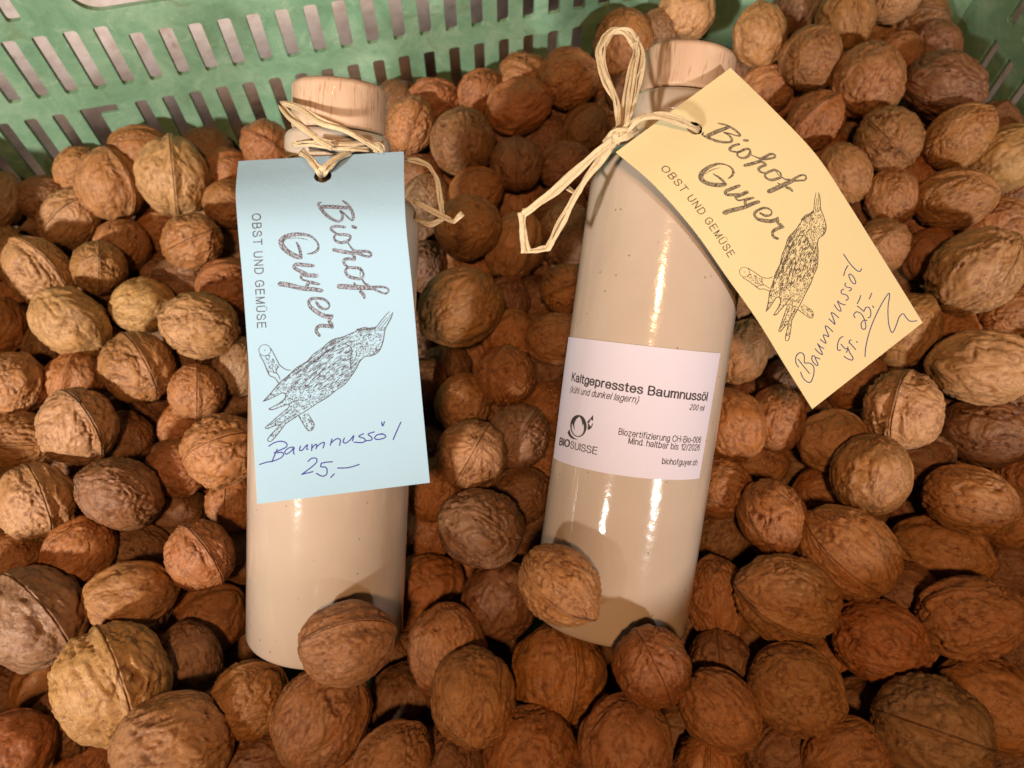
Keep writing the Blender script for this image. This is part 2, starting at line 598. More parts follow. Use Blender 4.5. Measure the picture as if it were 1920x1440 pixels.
# x, y, z, quaternion w x y z, size x y z (mm), shape, colour, label
NUTS = [
(-0.2680,0.2731,0.1697,0.722,-0.553,-0.051,-0.413,12.1,12.3,15.3,2,0.34,0.18,0.08,"half-hidden greyish brown walnut, level with blue tag's B, touching left edge"),
(-0.1937,0.2964,0.1832,0.408,-0.676,0.336,-0.514,12.3,12.5,15.3,2,0.40,0.16,0.04,'half-hidden orange-brown walnut, level with left bottle collar, one nut left of left bottle'),
(-0.2311,0.2933,0.1697,0.741,-0.574,0.101,-0.335,12.2,12.4,13.4,11,0.51,0.23,0.07,"half-hidden tan walnut, level with blue tag's hole, two nuts left of left bottle"),
(-0.2067,0.2773,0.1780,0.842,-0.197,0.183,0.468,16.8,17.0,18.4,2,0.47,0.21,0.07,"tan walnut, level with blue tag's hole, two nuts left of left bottle"),
(-0.1733,0.2790,0.1821,0.910,-0.366,0.092,0.170,17.5,17.7,19.9,18,0.60,0.34,0.14,"pale tan walnut, level with blue tag's hole, one nut left of left bottle"),
(-0.1648,0.3074,0.1694,0.306,-0.753,0.303,-0.498,12.8,13.0,13.7,3,0.28,0.12,0.04,'half-hidden dark brown walnut, level with left bottle collar, touching blue tag'),
(-0.1517,0.2921,0.1710,0.617,-0.611,0.311,-0.387,12.4,12.6,13.1,2,0.43,0.16,0.04,"half-hidden orange-brown walnut, level with blue tag's hole, touching blue tag"),
(-0.1282,0.2983,0.1842,0.500,-0.054,0.441,-0.744,12.8,13.0,14.2,4,0.44,0.16,0.05,'orange-brown walnut, level with left bottle collar, tucked behind left bottle'),
(-0.1467,0.2691,0.1724,0.692,-0.555,0.014,-0.461,12.6,12.8,12.6,19,0.43,0.19,0.06,"tan walnut, level with blue tag's B, touching blue tag"),
(-0.2662,0.2812,0.1477,0.653,-0.420,0.617,-0.125,12.6,12.8,12.7,19,0.31,0.17,0.08,"buried greyish brown walnut, level with blue tag's B, three nuts left of left bottle"),
(-0.2478,0.2791,0.1650,0.431,-0.735,0.359,-0.379,11.8,12.0,14.5,5,0.27,0.11,0.04,"dark brown walnut, level with blue tag's B, three nuts left of left bottle"),
(-0.2306,0.2645,0.1656,0.867,-0.259,0.318,-0.284,14.5,14.8,18.8,3,0.54,0.28,0.12,"pale tan walnut, level with blue tag's B, two nuts left of left bottle"),
(-0.1989,0.2467,0.1667,0.770,-0.548,0.008,-0.327,13.4,13.6,13.4,9,0.43,0.17,0.05,"half-hidden orange-brown walnut, level with blue tag's G, one nut left of left bottle"),
(-0.1559,0.2373,0.1832,0.826,-0.152,0.415,-0.350,13.6,13.8,15.5,7,0.45,0.19,0.06,"tan walnut, level with blue tag's G, touching blue tag"),
(-0.1863,0.2636,0.1550,0.363,-0.722,0.396,-0.435,12.3,12.5,13.3,0,0.43,0.16,0.04,"orange-brown walnut, level with blue tag's B, one nut left of left bottle"),
(-0.2623,0.2455,0.1609,0.846,-0.518,0.062,-0.109,11.8,12.0,14.4,21,0.42,0.20,0.06,"buried tan walnut, level with blue tag's G, touching left edge"),
(-0.2301,0.2235,0.1769,0.788,-0.304,-0.015,0.535,14.8,15.0,18.2,0,0.55,0.29,0.12,"wrinkled pale tan walnut, level with blue tag's G, touching left edge"),
(-0.2006,0.2254,0.1783,0.962,0.136,0.223,0.076,12.8,13.0,14.7,6,0.42,0.20,0.06,"tan walnut, level with blue tag's G, two nuts left of left bottle"),
(-0.1884,0.2430,0.1467,0.313,-0.763,0.314,-0.470,11.2,11.4,14.5,9,0.27,0.11,0.04,"buried dark brown walnut, level with blue tag's G, one nut left of left bottle"),
(-0.1777,0.2068,0.1729,0.576,-0.315,0.751,-0.067,13.4,13.6,15.0,2,0.58,0.34,0.12,"pale tan walnut, level with blue bird's beak, one nut left of left bottle"),
(-0.1389,0.2170,0.1732,0.463,-0.674,0.383,-0.430,14.3,14.5,14.7,9,0.40,0.14,0.04,"half-hidden orange-brown walnut, level with blue bird's beak, touching blue tag"),
(-0.2043,0.1922,0.1813,0.537,-0.334,-0.017,0.774,14.6,14.8,18.4,17,0.55,0.31,0.12,"pale tan walnut, level with blue bird's head, two nuts left of left bottle"),
(-0.1418,0.1875,0.1866,0.899,-0.015,-0.427,0.102,15.1,15.3,17.6,6,0.54,0.29,0.12,"pale tan walnut, level with blue bird's head, touching blue tag"),
(-0.2498,0.2014,0.1630,0.802,-0.543,-0.053,-0.242,12.1,12.3,13.7,18,0.47,0.18,0.05,"half-hidden orange-brown walnut, level with blue bird's head, touching left edge"),
(-0.2286,0.1949,0.1543,0.677,-0.635,-0.016,-0.372,12.5,12.7,12.9,20,0.25,0.11,0.03,"half-hidden dark brown walnut, level with blue bird's head, two nuts left of left bottle"),
(-0.1679,0.1683,0.1830,0.179,-0.326,0.513,-0.774,15.6,15.8,17.5,9,0.42,0.19,0.06,"tan walnut, level with blue bird's wings, one nut left of left bottle"),
(-0.2248,0.1613,0.1787,0.666,-0.388,0.468,0.432,14.6,14.9,14.9,3,0.49,0.22,0.08,"half-hidden tan walnut, level with blue bird's wings, touching left edge"),
(-0.2018,0.1670,0.1708,0.828,-0.551,0.108,0.022,12.6,12.8,14.0,18,0.45,0.17,0.05,"half-hidden orange-brown walnut, level with blue bird's wings, two nuts left of left bottle"),
(-0.1423,0.1597,0.1755,0.053,0.179,-0.672,0.717,12.6,12.8,12.7,10,0.48,0.20,0.07,"small round tan walnut, level with blue bird's wings, touching blue tag"),
(-0.1285,0.1758,0.1678,0.737,-0.518,-0.166,-0.401,12.0,12.2,14.0,3,0.36,0.20,0.10,"half-hidden greyish brown walnut, level with blue bird's wings, touching blue tag"),
(-0.1860,0.1379,0.1857,0.882,-0.073,0.206,0.418,15.8,16.0,17.9,11,0.55,0.29,0.14,"pale tan walnut, level with blue bird's tail, two nuts left of left bottle"),
(-0.2152,0.1357,0.1755,0.515,-0.460,0.697,-0.192,12.4,12.6,16.1,0,0.43,0.19,0.06,"half-hidden tan walnut, level with blue tag's handwriting, touching left edge"),
(-0.1768,0.1411,0.1614,0.739,-0.557,-0.168,-0.339,12.3,12.5,13.2,16,0.28,0.12,0.04,"half-hidden dark brown walnut, level with blue tag's handwriting, one nut left of left bottle"),
(-0.1753,0.1527,0.1422,0.473,-0.742,0.091,-0.466,12.8,13.0,12.3,1,0.26,0.10,0.04,"buried dark brown walnut, level with blue tag's handwriting, one nut left of left bottle"),
(-0.1938,0.1038,0.1866,0.023,0.381,-0.719,0.581,14.8,15.0,16.5,8,0.52,0.27,0.12,"pale tan walnut, level with blue tag's bottom, touching left edge"),
(-0.1595,0.1067,0.1887,0.933,-0.069,-0.353,0.018,14.1,14.3,17.2,5,0.27,0.11,0.04,"dark brown walnut, level with blue tag's bottom, one nut left of left bottle"),
(-0.1445,0.1234,0.1739,0.831,-0.202,-0.485,0.186,12.5,12.7,12.9,3,0.40,0.14,0.04,"half-hidden orange-brown walnut, level with blue tag's price, one nut left of left bottle"),
(-0.1220,0.1261,0.1870,0.578,-0.622,0.437,-0.296,15.5,15.7,16.1,7,0.50,0.21,0.07,"tan walnut, level with blue tag's handwriting, touching blue tag"),
(-0.1521,0.1505,0.1570,0.643,-0.634,-0.070,-0.424,12.4,12.6,13.1,20,0.47,0.18,0.05,"half-hidden orange-brown walnut, level with blue bird's tail, one nut left of left bottle"),
(-0.1484,0.1074,0.1586,0.448,-0.753,0.054,-0.479,12.5,12.7,12.9,12,0.24,0.10,0.04,'half-hidden dark brown walnut, just below blue tag, one nut left of left bottle'),
(-0.1399,0.1184,0.1401,0.708,-0.566,-0.211,-0.365,12.4,12.6,13.1,10,0.43,0.15,0.05,"buried orange-brown walnut, level with blue tag's bottom, touching left bottle"),
(-0.1192,0.1091,0.1685,0.815,-0.580,-0.024,0.005,12.6,12.8,12.7,3,0.45,0.17,0.05,"orange-brown walnut, level with blue tag's bottom, touching left bottle"),
(-0.1728,0.0836,0.1846,0.624,-0.651,-0.042,-0.430,13.2,13.4,14.9,14,0.45,0.16,0.04,'orange-brown walnut, just below blue tag, two nuts left of left bottle'),
(-0.1577,0.0890,0.1675,0.090,-0.805,0.284,-0.514,11.9,12.1,14.2,5,0.25,0.11,0.04,'dark brown walnut, just below blue tag, one nut left of left bottle'),
(-0.1213,0.0804,0.1918,0.848,-0.323,0.031,0.419,12.9,13.1,14.2,11,0.44,0.16,0.05,'orange-brown walnut, just below blue tag, touching left bottle'),
(-0.2060,0.0833,0.1724,0.516,-0.764,-0.004,-0.387,12.2,12.4,13.5,13,0.42,0.16,0.04,"buried orange-brown walnut, above left bottle's base, touching left edge"),
(-0.1168,0.0900,0.1567,0.597,-0.660,-0.131,-0.436,12.8,13.0,12.3,2,0.26,0.11,0.04,'half-hidden dark brown walnut, just below blue tag, touching left bottle'),
(-0.1787,0.0566,0.1935,0.172,-0.453,0.540,-0.688,18.1,18.4,20.3,17,0.34,0.18,0.10,"greyish brown walnut, level with left bottle's base, touching left edge"),
(-0.1463,0.0654,0.1901,0.282,-0.805,0.181,-0.489,13.1,13.3,16.2,4,0.45,0.20,0.06,"tan walnut, above left bottle's base, one nut left of left bottle"),
(-0.1264,0.0622,0.1587,0.542,-0.686,0.039,-0.483,14.9,15.1,16.0,2,0.40,0.15,0.04,"half-hidden orange-brown walnut, level with left bottle's base, touching left bottle"),
(-0.1413,0.0330,0.1998,0.014,-0.351,0.651,-0.673,19.3,19.6,21.1,6,0.62,0.35,0.13,'pale tan walnut, just below bottle bases, in left corner'),
(-0.1253,0.0433,0.1767,0.809,-0.493,-0.251,-0.201,13.0,13.1,14.8,14,0.35,0.18,0.10,'greyish brown walnut, just below bottle bases, left of left bottle'),
(-0.1838,0.0365,0.1644,0.515,-0.781,0.011,-0.352,12.3,12.5,13.3,4,0.40,0.16,0.04,'half-hidden orange-brown walnut, just below bottle bases, in left corner'),
(-0.2041,0.0339,0.1543,0.517,-0.788,0.012,-0.336,12.3,12.5,13.3,8,0.27,0.11,0.04,'buried dark brown walnut, second row from bottom edge, at left edge'),
(-0.1721,0.0115,0.1969,0.350,-0.806,-0.139,-0.457,12.4,12.6,13.0,4,0.44,0.15,0.05,'half-hidden orange-brown walnut, at bottom edge, at left edge'),
(-0.1655,0.0219,0.1782,0.586,-0.718,-0.166,-0.338,12.5,12.7,12.8,9,0.28,0.12,0.04,'half-hidden dark brown walnut, second row from bottom edge, in left corner'),
(-0.1618,0.0087,0.1604,0.520,-0.788,0.047,-0.326,11.8,12.0,14.5,10,0.46,0.16,0.05,'buried orange-brown walnut, at bottom edge, in left corner'),
(-0.1141,0.0118,0.2054,0.169,-0.790,-0.033,-0.588,17.3,17.5,19.6,10,0.56,0.29,0.13,'big bumpy pale tan walnut, at bottom edge, left of left bottle'),
(-0.0937,0.0277,0.1953,0.515,-0.695,0.001,-0.501,13.1,13.3,14.0,0,0.46,0.21,0.06,'left tan walnut, second row from bottom edge, below left bottle'),
(-0.0919,0.0082,0.1827,0.216,-0.778,0.176,-0.563,11.9,12.1,14.3,10,0.27,0.11,0.04,'half-hidden dark brown walnut, at bottom edge, below left bottle'),
(-0.0540,0.0423,0.2286,0.468,-0.653,0.385,-0.455,13.2,13.4,15.5,2,0.43,0.19,0.07,"tan walnut, level with left bottle's base, tucked behind left bottle"),
(-0.0663,0.0215,0.1991,0.681,-0.417,0.524,0.296,16.1,16.3,19.0,10,0.43,0.18,0.06,'right tan walnut, second row from bottom edge, below left bottle'),
(-0.0362,0.0722,0.1630,0.728,-0.419,0.538,0.074,16.4,16.7,17.6,17,0.47,0.17,0.05,"half-hidden orange-brown walnut, above left bottle's base, right of left bottle"),
(-0.0238,0.0449,0.1897,0.761,-0.428,-0.302,-0.382,14.6,14.9,17.9,10,0.47,0.20,0.07,'half-hidden tan walnut, just below bottle bases, below gap between bottles'),
(-0.0133,0.0276,0.2083,0.437,0.235,0.471,-0.729,14.3,14.6,17.5,1,0.48,0.22,0.07,'tan walnut, second row from bottom edge, below gap between bottles'),
(-0.0413,0.0288,0.1759,0.622,-0.585,-0.341,-0.394,13.1,13.3,13.3,4,0.25,0.11,0.04,'half-hidden dark brown walnut, second row from bottom edge, below left bottle'),
(-0.0400,0.0069,0.2047,0.478,-0.650,-0.148,-0.572,12.3,12.5,14.5,15,0.46,0.21,0.08,'half-hidden tan walnut, at bottom edge, below left bottle'),
(-0.0223,0.0086,0.1868,0.524,-0.690,-0.170,-0.469,12.5,12.7,12.9,9,0.24,0.09,0.03,'half-hidden dark brown walnut, at bottom edge, below gap between bottles'),
(-0.0048,0.0644,0.1852,0.472,-0.600,-0.238,-0.601,14.0,14.3,15.0,17,0.24,0.09,0.03,"dark brown walnut, above left bottle's base, left of right bottle"),
(-0.0118,0.0896,0.1981,0.804,-0.154,-0.574,-0.008,15.1,15.3,16.9,11,0.25,0.11,0.04,'big round dark brown walnut, just below blue tag, midway between bottles'),
(-0.0164,0.1203,0.1974,0.966,0.024,0.110,-0.233,14.3,14.5,16.0,19,0.42,0.19,0.07,"tan walnut, level with blue tag's handwriting, midway between bottles"),
(0.0027,0.1332,0.1862,0.297,-0.048,-0.499,0.812,13.4,13.6,14.9,0,0.37,0.19,0.11,"greyish brown walnut, level with blue tag's handwriting, left of right bottle"),
(-0.0217,0.1515,0.1793,0.630,-0.467,-0.276,-0.555,12.3,12.5,13.2,7,0.46,0.21,0.07,"tan walnut, level with blue bird's tail, midway between bottles"),
(-0.0028,0.1609,0.1884,0.908,-0.341,-0.129,-0.204,13.4,13.6,13.3,20,0.40,0.15,0.04,"bright orange orange-brown walnut, level with blue bird's wings, midway between bottles"),
(-0.0331,0.1109,0.1806,0.697,-0.549,-0.209,-0.411,12.3,12.5,13.3,1,0.46,0.18,0.05,"orange-brown walnut, level with blue tag's bottom, right of left bottle"),
(-0.0370,0.0986,0.1616,0.682,-0.504,-0.324,-0.419,12.5,12.7,12.9,14,0.40,0.15,0.04,'half-hidden orange-brown walnut, just below blue tag, right of left bottle'),
(0.0034,0.1107,0.1743,0.353,-0.655,0.108,-0.659,12.1,12.3,13.8,15,0.26,0.11,0.04,"dark brown walnut, level with blue tag's bottom, left of right bottle"),
(0.0161,0.1541,0.1671,0.579,-0.541,-0.126,-0.597,12.3,12.5,13.2,21,0.40,0.15,0.04,"half-hidden orange-brown walnut, level with blue bird's tail, left of right bottle"),
(-0.0416,0.1641,0.1717,0.614,-0.568,-0.095,-0.539,12.5,12.7,12.8,4,0.45,0.17,0.05,"orange-brown walnut, level with blue bird's wings, right of blue tag"),
(-0.0404,0.1524,0.1525,0.600,-0.581,-0.111,-0.539,12.5,12.7,12.8,7,0.28,0.11,0.04,"buried dark brown walnut, level with blue bird's tail, right of blue tag"),
(0.0159,0.0597,0.2338,0.486,-0.039,0.696,-0.528,12.5,12.7,14.7,5,0.51,0.23,0.07,"tan walnut, level with right bottle's base, beside right bottle"),
(-0.0230,0.1926,0.1949,0.659,0.343,-0.661,0.107,17.2,17.5,19.8,3,0.43,0.20,0.06,"big smooth tan walnut, level with blue bird's beak, right of blue tag"),
(-0.0210,0.2375,0.1938,0.458,-0.533,0.132,-0.699,15.0,15.2,16.1,10,0.42,0.19,0.06,"tan walnut, level with blue tag's B, midway between bottles"),
(0.0013,0.2385,0.1777,0.934,-0.215,0.271,0.089,14.8,15.0,17.5,2,0.47,0.22,0.08,"tan walnut, level with blue tag's G, midway between bottles"),
(0.0273,0.2474,0.1753,0.888,-0.442,-0.020,-0.124,14.8,15.0,16.2,7,0.36,0.19,0.10,"greyish brown walnut, level with blue tag's G, left of right bottle"),
(0.0252,0.2100,0.1828,0.817,0.101,0.207,-0.529,12.0,12.1,14.1,20,0.46,0.20,0.06,"half-hidden tan walnut, level with blue bird's beak, left of right bottle"),
(0.0205,0.1808,0.1865,0.747,-0.035,0.663,0.032,11.8,11.9,14.6,1,0.44,0.19,0.07,"tan walnut, level with blue bird's head, left of right bottle"),
(-0.0013,0.1890,0.1739,0.661,-0.531,-0.046,-0.529,12.4,12.6,13.1,17,0.45,0.17,0.04,"half-hidden orange-brown walnut, level with blue bird's head, midway between bottles"),
(-0.0039,0.2117,0.1670,0.672,-0.518,-0.034,-0.527,12.2,12.3,13.6,16,0.24,0.09,0.04,"half-hidden dark brown walnut, level with blue bird's beak, midway between bottles"),
(-0.0314,0.1804,0.1590,0.997,0.069,0.037,0.016,11.9,12.0,14.3,14,0.26,0.11,0.04,"half-hidden dark brown walnut, level with blue bird's wings, right of blue tag"),
(-0.0445,0.2352,0.1651,0.696,-0.526,-0.003,-0.490,12.5,12.6,13.0,16,0.23,0.09,0.04,"half-hidden dark brown walnut, level with blue tag's G, right of blue tag"),
(-0.0477,0.2657,0.1570,0.707,-0.510,0.011,-0.490,12.0,12.2,14.0,17,0.25,0.10,0.03,"buried dark brown walnut, level with blue tag's B, right of blue tag"),
(-0.0492,0.2345,0.1428,0.689,-0.537,-0.011,-0.487,11.9,12.1,14.3,7,0.42,0.16,0.05,"buried orange-brown walnut, level with blue bird's beak, right of blue tag"),
(0.0109,0.2229,0.1535,0.669,-0.508,-0.040,-0.541,12.5,12.7,12.8,8,0.25,0.10,0.04,"half-hidden dark brown walnut, level with blue bird's beak, left of right bottle"),
(0.0190,0.1770,0.1645,0.642,-0.532,-0.066,-0.549,12.1,12.3,13.8,0,0.24,0.10,0.04,"buried dark brown walnut, level with blue bird's wings, left of right bottle"),
(-0.0532,0.3095,0.1860,0.915,-0.349,0.199,-0.029,13.0,13.2,15.1,16,0.51,0.22,0.08,'tan walnut with a diagonal seam, level with left stopper, right of blue tag'),
(-0.0429,0.3330,0.1814,0.491,-0.578,0.383,-0.527,12.0,12.2,14.2,16,0.43,0.15,0.05,'half-hidden orange-brown walnut, level with left stopper, right of blue tag'),
(-0.0248,0.2907,0.1941,0.719,-0.315,-0.238,-0.572,15.9,16.2,16.3,20,0.28,0.12,0.04,'dark brown walnut, level with left bottle collar, midway between bottles'),
(-0.0168,0.3354,0.1836,0.686,-0.440,0.000,-0.580,12.6,12.8,12.7,16,0.40,0.14,0.04,'left orange-brown walnut, level with left stopper, midway between bottles'),
(0.0033,0.3123,0.1969,0.498,-0.554,0.258,-0.615,14.0,14.3,17.1,18,0.45,0.16,0.05,'right orange-brown walnut, level with left stopper, midway between bottles'),
(0.0022,0.2805,0.1895,0.946,-0.325,-0.002,-0.002,13.5,13.7,13.5,9,0.27,0.11,0.04,"dark brown walnut, level with blue tag's hole, midway between bottles"),
(-0.0180,0.2682,0.1838,0.472,-0.595,0.232,-0.607,12.2,12.4,13.6,2,0.41,0.16,0.04,"half-hidden orange-brown walnut, level with blue tag's hole, midway between bottles"),
(-0.0492,0.2864,0.1721,0.720,-0.491,0.028,-0.489,12.6,12.8,12.7,1,0.42,0.15,0.05,"left buried orange-brown walnut, level with blue tag's hole, right of blue tag"),
(-0.0433,0.2658,0.1793,0.714,-0.498,0.019,-0.492,12.3,12.5,13.4,0,0.31,0.16,0.07,"greyish brown walnut, level with blue tag's B, right of blue tag"),
(0.0294,0.3295,0.1996,0.555,-0.430,0.321,-0.635,15.3,15.6,15.5,6,0.49,0.21,0.08,'tan walnut, in back row, left of raffia loop'),
(0.0598,0.3531,0.1993,0.737,-0.256,-0.237,-0.578,16.3,16.5,18.6,14,0.41,0.16,0.04,'orange-brown walnut, level with right stopper, behind right stopper'),
(0.0931,0.3695,0.2081,0.666,-0.343,-0.031,-0.662,14.6,14.8,15.3,4,0.56,0.29,0.12,'buried pale tan walnut, at top edge, behind right stopper'),
(0.0780,0.3612,0.2004,0.721,-0.362,0.002,-0.591,12.5,12.6,13.0,0,0.25,0.11,0.04,'buried dark brown walnut, level with right stopper, behind right stopper'),
(0.1297,0.3510,0.2082,0.748,-0.247,-0.260,-0.558,14.0,14.2,15.8,18,0.45,0.21,0.07,'tan walnut, level with right stopper, right of right stopper'),
(0.1356,0.3319,0.1899,0.501,-0.437,0.338,-0.666,12.9,13.1,14.5,6,0.48,0.20,0.07,"half-hidden tan walnut, level with yellow tag's top, beside yellow tag"),
(0.0385,0.3092,0.1841,0.710,-0.422,-0.001,-0.564,12.3,12.5,13.2,2,0.27,0.12,0.04,'dark brown walnut, level with left bottle collar, left of right bottle'),
(0.0267,0.2837,0.1848,0.477,-0.552,0.232,-0.644,12.1,12.3,13.7,16,0.26,0.10,0.04,"dark brown walnut, level with blue tag's hole, left of right bottle"),
(0.0177,0.3088,0.1755,0.713,-0.439,0.007,-0.547,12.1,12.3,13.8,5,0.26,0.11,0.04,'half-hidden dark brown walnut, level with left bottle collar, left of right bottle'),
(0.0553,0.3145,0.1695,0.702,-0.418,-0.013,-0.577,12.2,12.4,13.5,15,0.42,0.16,0.04,"half-hidden orange-brown walnut, level with yellow tag's B, under yellow tag"),
(0.0581,0.3367,0.1693,0.709,-0.405,-0.005,-0.577,12.3,12.5,13.2,15,0.28,0.12,0.04,"buried dark brown walnut, level with yellow tag's hole, under yellow tag"),
(0.0254,0.2742,0.1645,0.614,-0.510,0.127,-0.588,11.9,12.1,14.2,15,0.25,0.11,0.04,"buried dark brown walnut, level with blue tag's B, left of right bottle"),
(0.1555,0.3814,0.1994,0.700,-0.315,-0.034,-0.640,12.4,12.6,13.1,17,0.24,0.10,0.04,'half-hidden dark brown walnut, at top edge, one nut right of yellow tag'),
(0.1746,0.3595,0.2119,0.960,-0.267,-0.050,0.060,14.6,14.8,16.4,17,0.49,0.23,0.07,'tan walnut, at top edge, one nut right of yellow tag'),
(0.2016,0.3720,0.2146,0.565,-0.356,0.258,-0.698,12.0,12.2,14.0,15,0.58,0.31,0.14,'half-hidden pale tan walnut, at top edge, two nuts right of yellow tag'),
(0.2013,0.3750,0.1918,0.474,-0.401,0.260,-0.739,12.0,12.2,14.0,13,0.47,0.22,0.07,'buried tan walnut, at top edge, two nuts right of yellow tag'),
(0.1531,0.3332,0.2087,0.700,-0.250,-0.025,-0.669,15.3,15.6,16.3,15,0.45,0.20,0.07,'tan walnut, level with right stopper, one nut right of yellow tag'),
(0.1789,0.3171,0.2092,0.698,-0.277,-0.226,-0.620,17.7,18.0,18.0,11,0.47,0.20,0.07,"tan walnut, level with yellow tag's top, one nut right of yellow tag"),
(0.2047,0.3449,0.1995,0.665,-0.308,-0.072,-0.677,12.4,12.6,13.1,10,0.46,0.17,0.05,'half-hidden orange-brown walnut, level with right stopper, two nuts right of yellow tag'),
(0.2153,0.3123,0.2109,0.718,0.174,0.606,-0.294,16.0,16.2,19.5,8,0.25,0.10,0.04,"dark brown walnut, level with yellow tag's top, two nuts right of yellow tag"),
(0.1527,0.3002,0.1988,0.839,-0.260,0.172,-0.447,13.5,13.7,15.9,5,0.46,0.17,0.05,"orange-brown walnut, level with yellow tag's hole, beside yellow tag"),
(0.1826,0.2799,0.2073,0.348,0.263,0.416,-0.798,15.5,15.8,17.1,6,0.43,0.20,0.07,"tan walnut, level with yellow tag's B, one nut right of yellow tag"),
(0.2153,0.2798,0.2089,0.511,-0.321,0.055,-0.796,13.7,13.9,17.5,15,0.48,0.22,0.07,"tan walnut, level with yellow tag's hole, two nuts right of yellow tag"),
(0.2435,0.2984,0.1969,0.829,-0.330,0.007,-0.452,12.6,12.8,12.7,12,0.27,0.11,0.04,"half-hidden dark brown walnut, level with yellow tag's hole, three nuts right of yellow tag"),
(0.2411,0.2730,0.2012,0.394,-0.373,0.065,-0.838,15.6,15.8,17.9,2,0.57,0.33,0.12,"half-hidden pale tan walnut, level with yellow tag's B, touching right edge"),
(0.1604,0.2644,0.1999,0.743,-0.169,-0.420,-0.492,12.7,12.9,15.2,14,0.49,0.23,0.08,"tan walnut, level with yellow tag's B, beside yellow tag"),
(0.1640,0.2991,0.1774,0.561,-0.413,0.163,-0.698,12.2,12.4,13.5,8,0.40,0.14,0.04,"buried orange-brown walnut, level with yellow tag's B, beside yellow tag"),
(0.1821,0.2526,0.1976,0.674,-0.299,-0.327,-0.590,12.1,12.3,13.8,21,0.45,0.19,0.06,"tan walnut, level with yellow bird's beak, beside yellow tag"),
(0.2007,0.2744,0.1858,0.628,-0.352,-0.097,-0.687,12.5,12.7,12.9,16,0.47,0.17,0.05,"half-hidden orange-brown walnut, level with yellow bird's beak, one nut right of yellow tag"),
(0.2071,0.2461,0.2039,0.424,-0.355,0.324,-0.768,14.0,14.3,17.8,0,0.46,0.21,0.07,"tan walnut, level with yellow bird's beak, one nut right of yellow tag"),
(0.2302,0.2379,0.1941,0.368,-0.406,0.241,-0.801,13.2,13.4,15.8,9,0.47,0.20,0.07,"half-hidden tan walnut, level with yellow bird's body, touching right edge"),
(0.2036,0.2023,0.2080,0.941,-0.181,0.257,-0.126,17.6,17.8,20.9,8,0.54,0.29,0.12,"largest wrinkled pale tan walnut, level with yellow bird's tail, touching right edge"),
(0.1730,0.2253,0.1959,0.882,0.110,-0.035,-0.457,12.2,12.4,13.8,12,0.45,0.20,0.07,"half-hidden tan walnut, level with yellow bird's body, beside yellow tag"),
(0.1994,0.2254,0.1869,0.599,-0.377,-0.116,-0.697,13.0,13.2,13.7,12,0.39,0.14,0.04,"half-hidden orange-brown walnut, level with yellow bird's tail, beside yellow tag"),
(0.1775,0.2608,0.1771,0.629,-0.377,-0.093,-0.673,12.5,12.7,12.8,4,0.27,0.11,0.04,"buried dark brown walnut, level with yellow bird's body, beside yellow tag"),
(0.1754,0.1821,0.1915,0.898,-0.298,0.308,0.100,14.8,15.0,17.3,19,0.44,0.21,0.06,"half-hidden tan walnut, level with yellow tag's signature, two nuts right of right bottle"),
(0.1997,0.1848,0.1840,0.569,-0.403,-0.133,-0.705,12.3,12.5,13.4,21,0.45,0.17,0.04,"buried orange-brown walnut, level with yellow tag's signature, beside yellow tag"),
(0.2246,0.1884,0.1949,0.439,-0.398,0.178,-0.785,12.2,12.4,14.4,11,0.46,0.20,0.07,"half-hidden tan walnut, level with yellow tag's signature, touching right edge"),
(0.1960,0.1563,0.2056,0.346,-0.753,-0.288,0.480,15.8,16.0,20.4,18,0.62,0.34,0.15,"pale tan walnut, level with white label's top, touching right edge"),
(0.1602,0.1377,0.2023,0.940,-0.056,-0.226,-0.249,15.7,16.0,17.5,21,0.62,0.33,0.15,"pale tan walnut, level with yellow tag's tip, two nuts right of right bottle"),
(0.1525,0.1617,0.1813,0.470,-0.474,0.103,-0.738,11.9,12.1,14.2,2,0.40,0.15,0.04,"half-hidden orange-brown walnut, level with yellow tag's tip, beside yellow tag"),
(0.2019,0.1350,0.1861,0.221,-0.389,0.356,-0.821,14.6,14.8,18.5,9,0.27,0.11,0.04,"dark brown walnut, level with white label's logo, touching right edge"),
(0.1351,0.1298,0.1884,0.337,-0.512,0.121,-0.781,13.5,13.7,14.2,18,0.50,0.23,0.08,"tan walnut, level with white label's logo, one nut right of right bottle"),
(0.1410,0.1096,0.2033,0.423,-0.365,-0.394,-0.730,14.7,14.9,15.6,14,0.47,0.22,0.07,"tan walnut, level with white label's bottom, two nuts right of right bottle"),
(0.1719,0.1233,0.1823,0.388,-0.471,0.155,-0.777,11.8,12.0,14.4,7,0.26,0.11,0.04,"half-hidden dark brown walnut, level with white label's bottom, three nuts right of right bottle"),
(0.1142,0.1419,0.1840,0.521,-0.395,-0.341,-0.676,12.3,12.5,14.6,19,0.44,0.17,0.05,"smooth orange orange-brown walnut, level with white label's logo, beside right bottle"),
(0.0921,0.1353,0.1928,0.649,-0.332,-0.489,-0.479,13.9,14.1,15.4,2,0.47,0.17,0.04,"orange-brown walnut, level with white label's logo, beside right bottle"),
(0.1094,0.1291,0.1655,0.402,-0.536,0.164,-0.724,12.1,12.3,13.7,13,0.43,0.17,0.05,"half-hidden orange-brown walnut, level with white label's bottom, beside right bottle"),
(0.0852,0.1094,0.1882,0.236,-0.535,0.363,-0.725,12.4,12.6,13.1,21,0.40,0.15,0.04,'orange-brown walnut, just below white label, beside right bottle'),
(0.1007,0.0937,0.2000,0.413,0.265,0.573,-0.657,12.8,13.0,15.1,6,0.43,0.16,0.04,'orange-brown walnut, just below white label, one nut right of right bottle'),
(0.1337,0.1124,0.1727,0.383,-0.516,0.152,-0.751,12.0,12.2,14.0,19,0.41,0.15,0.04,'half-hidden orange-brown walnut, just below white label, one nut right of right bottle'),
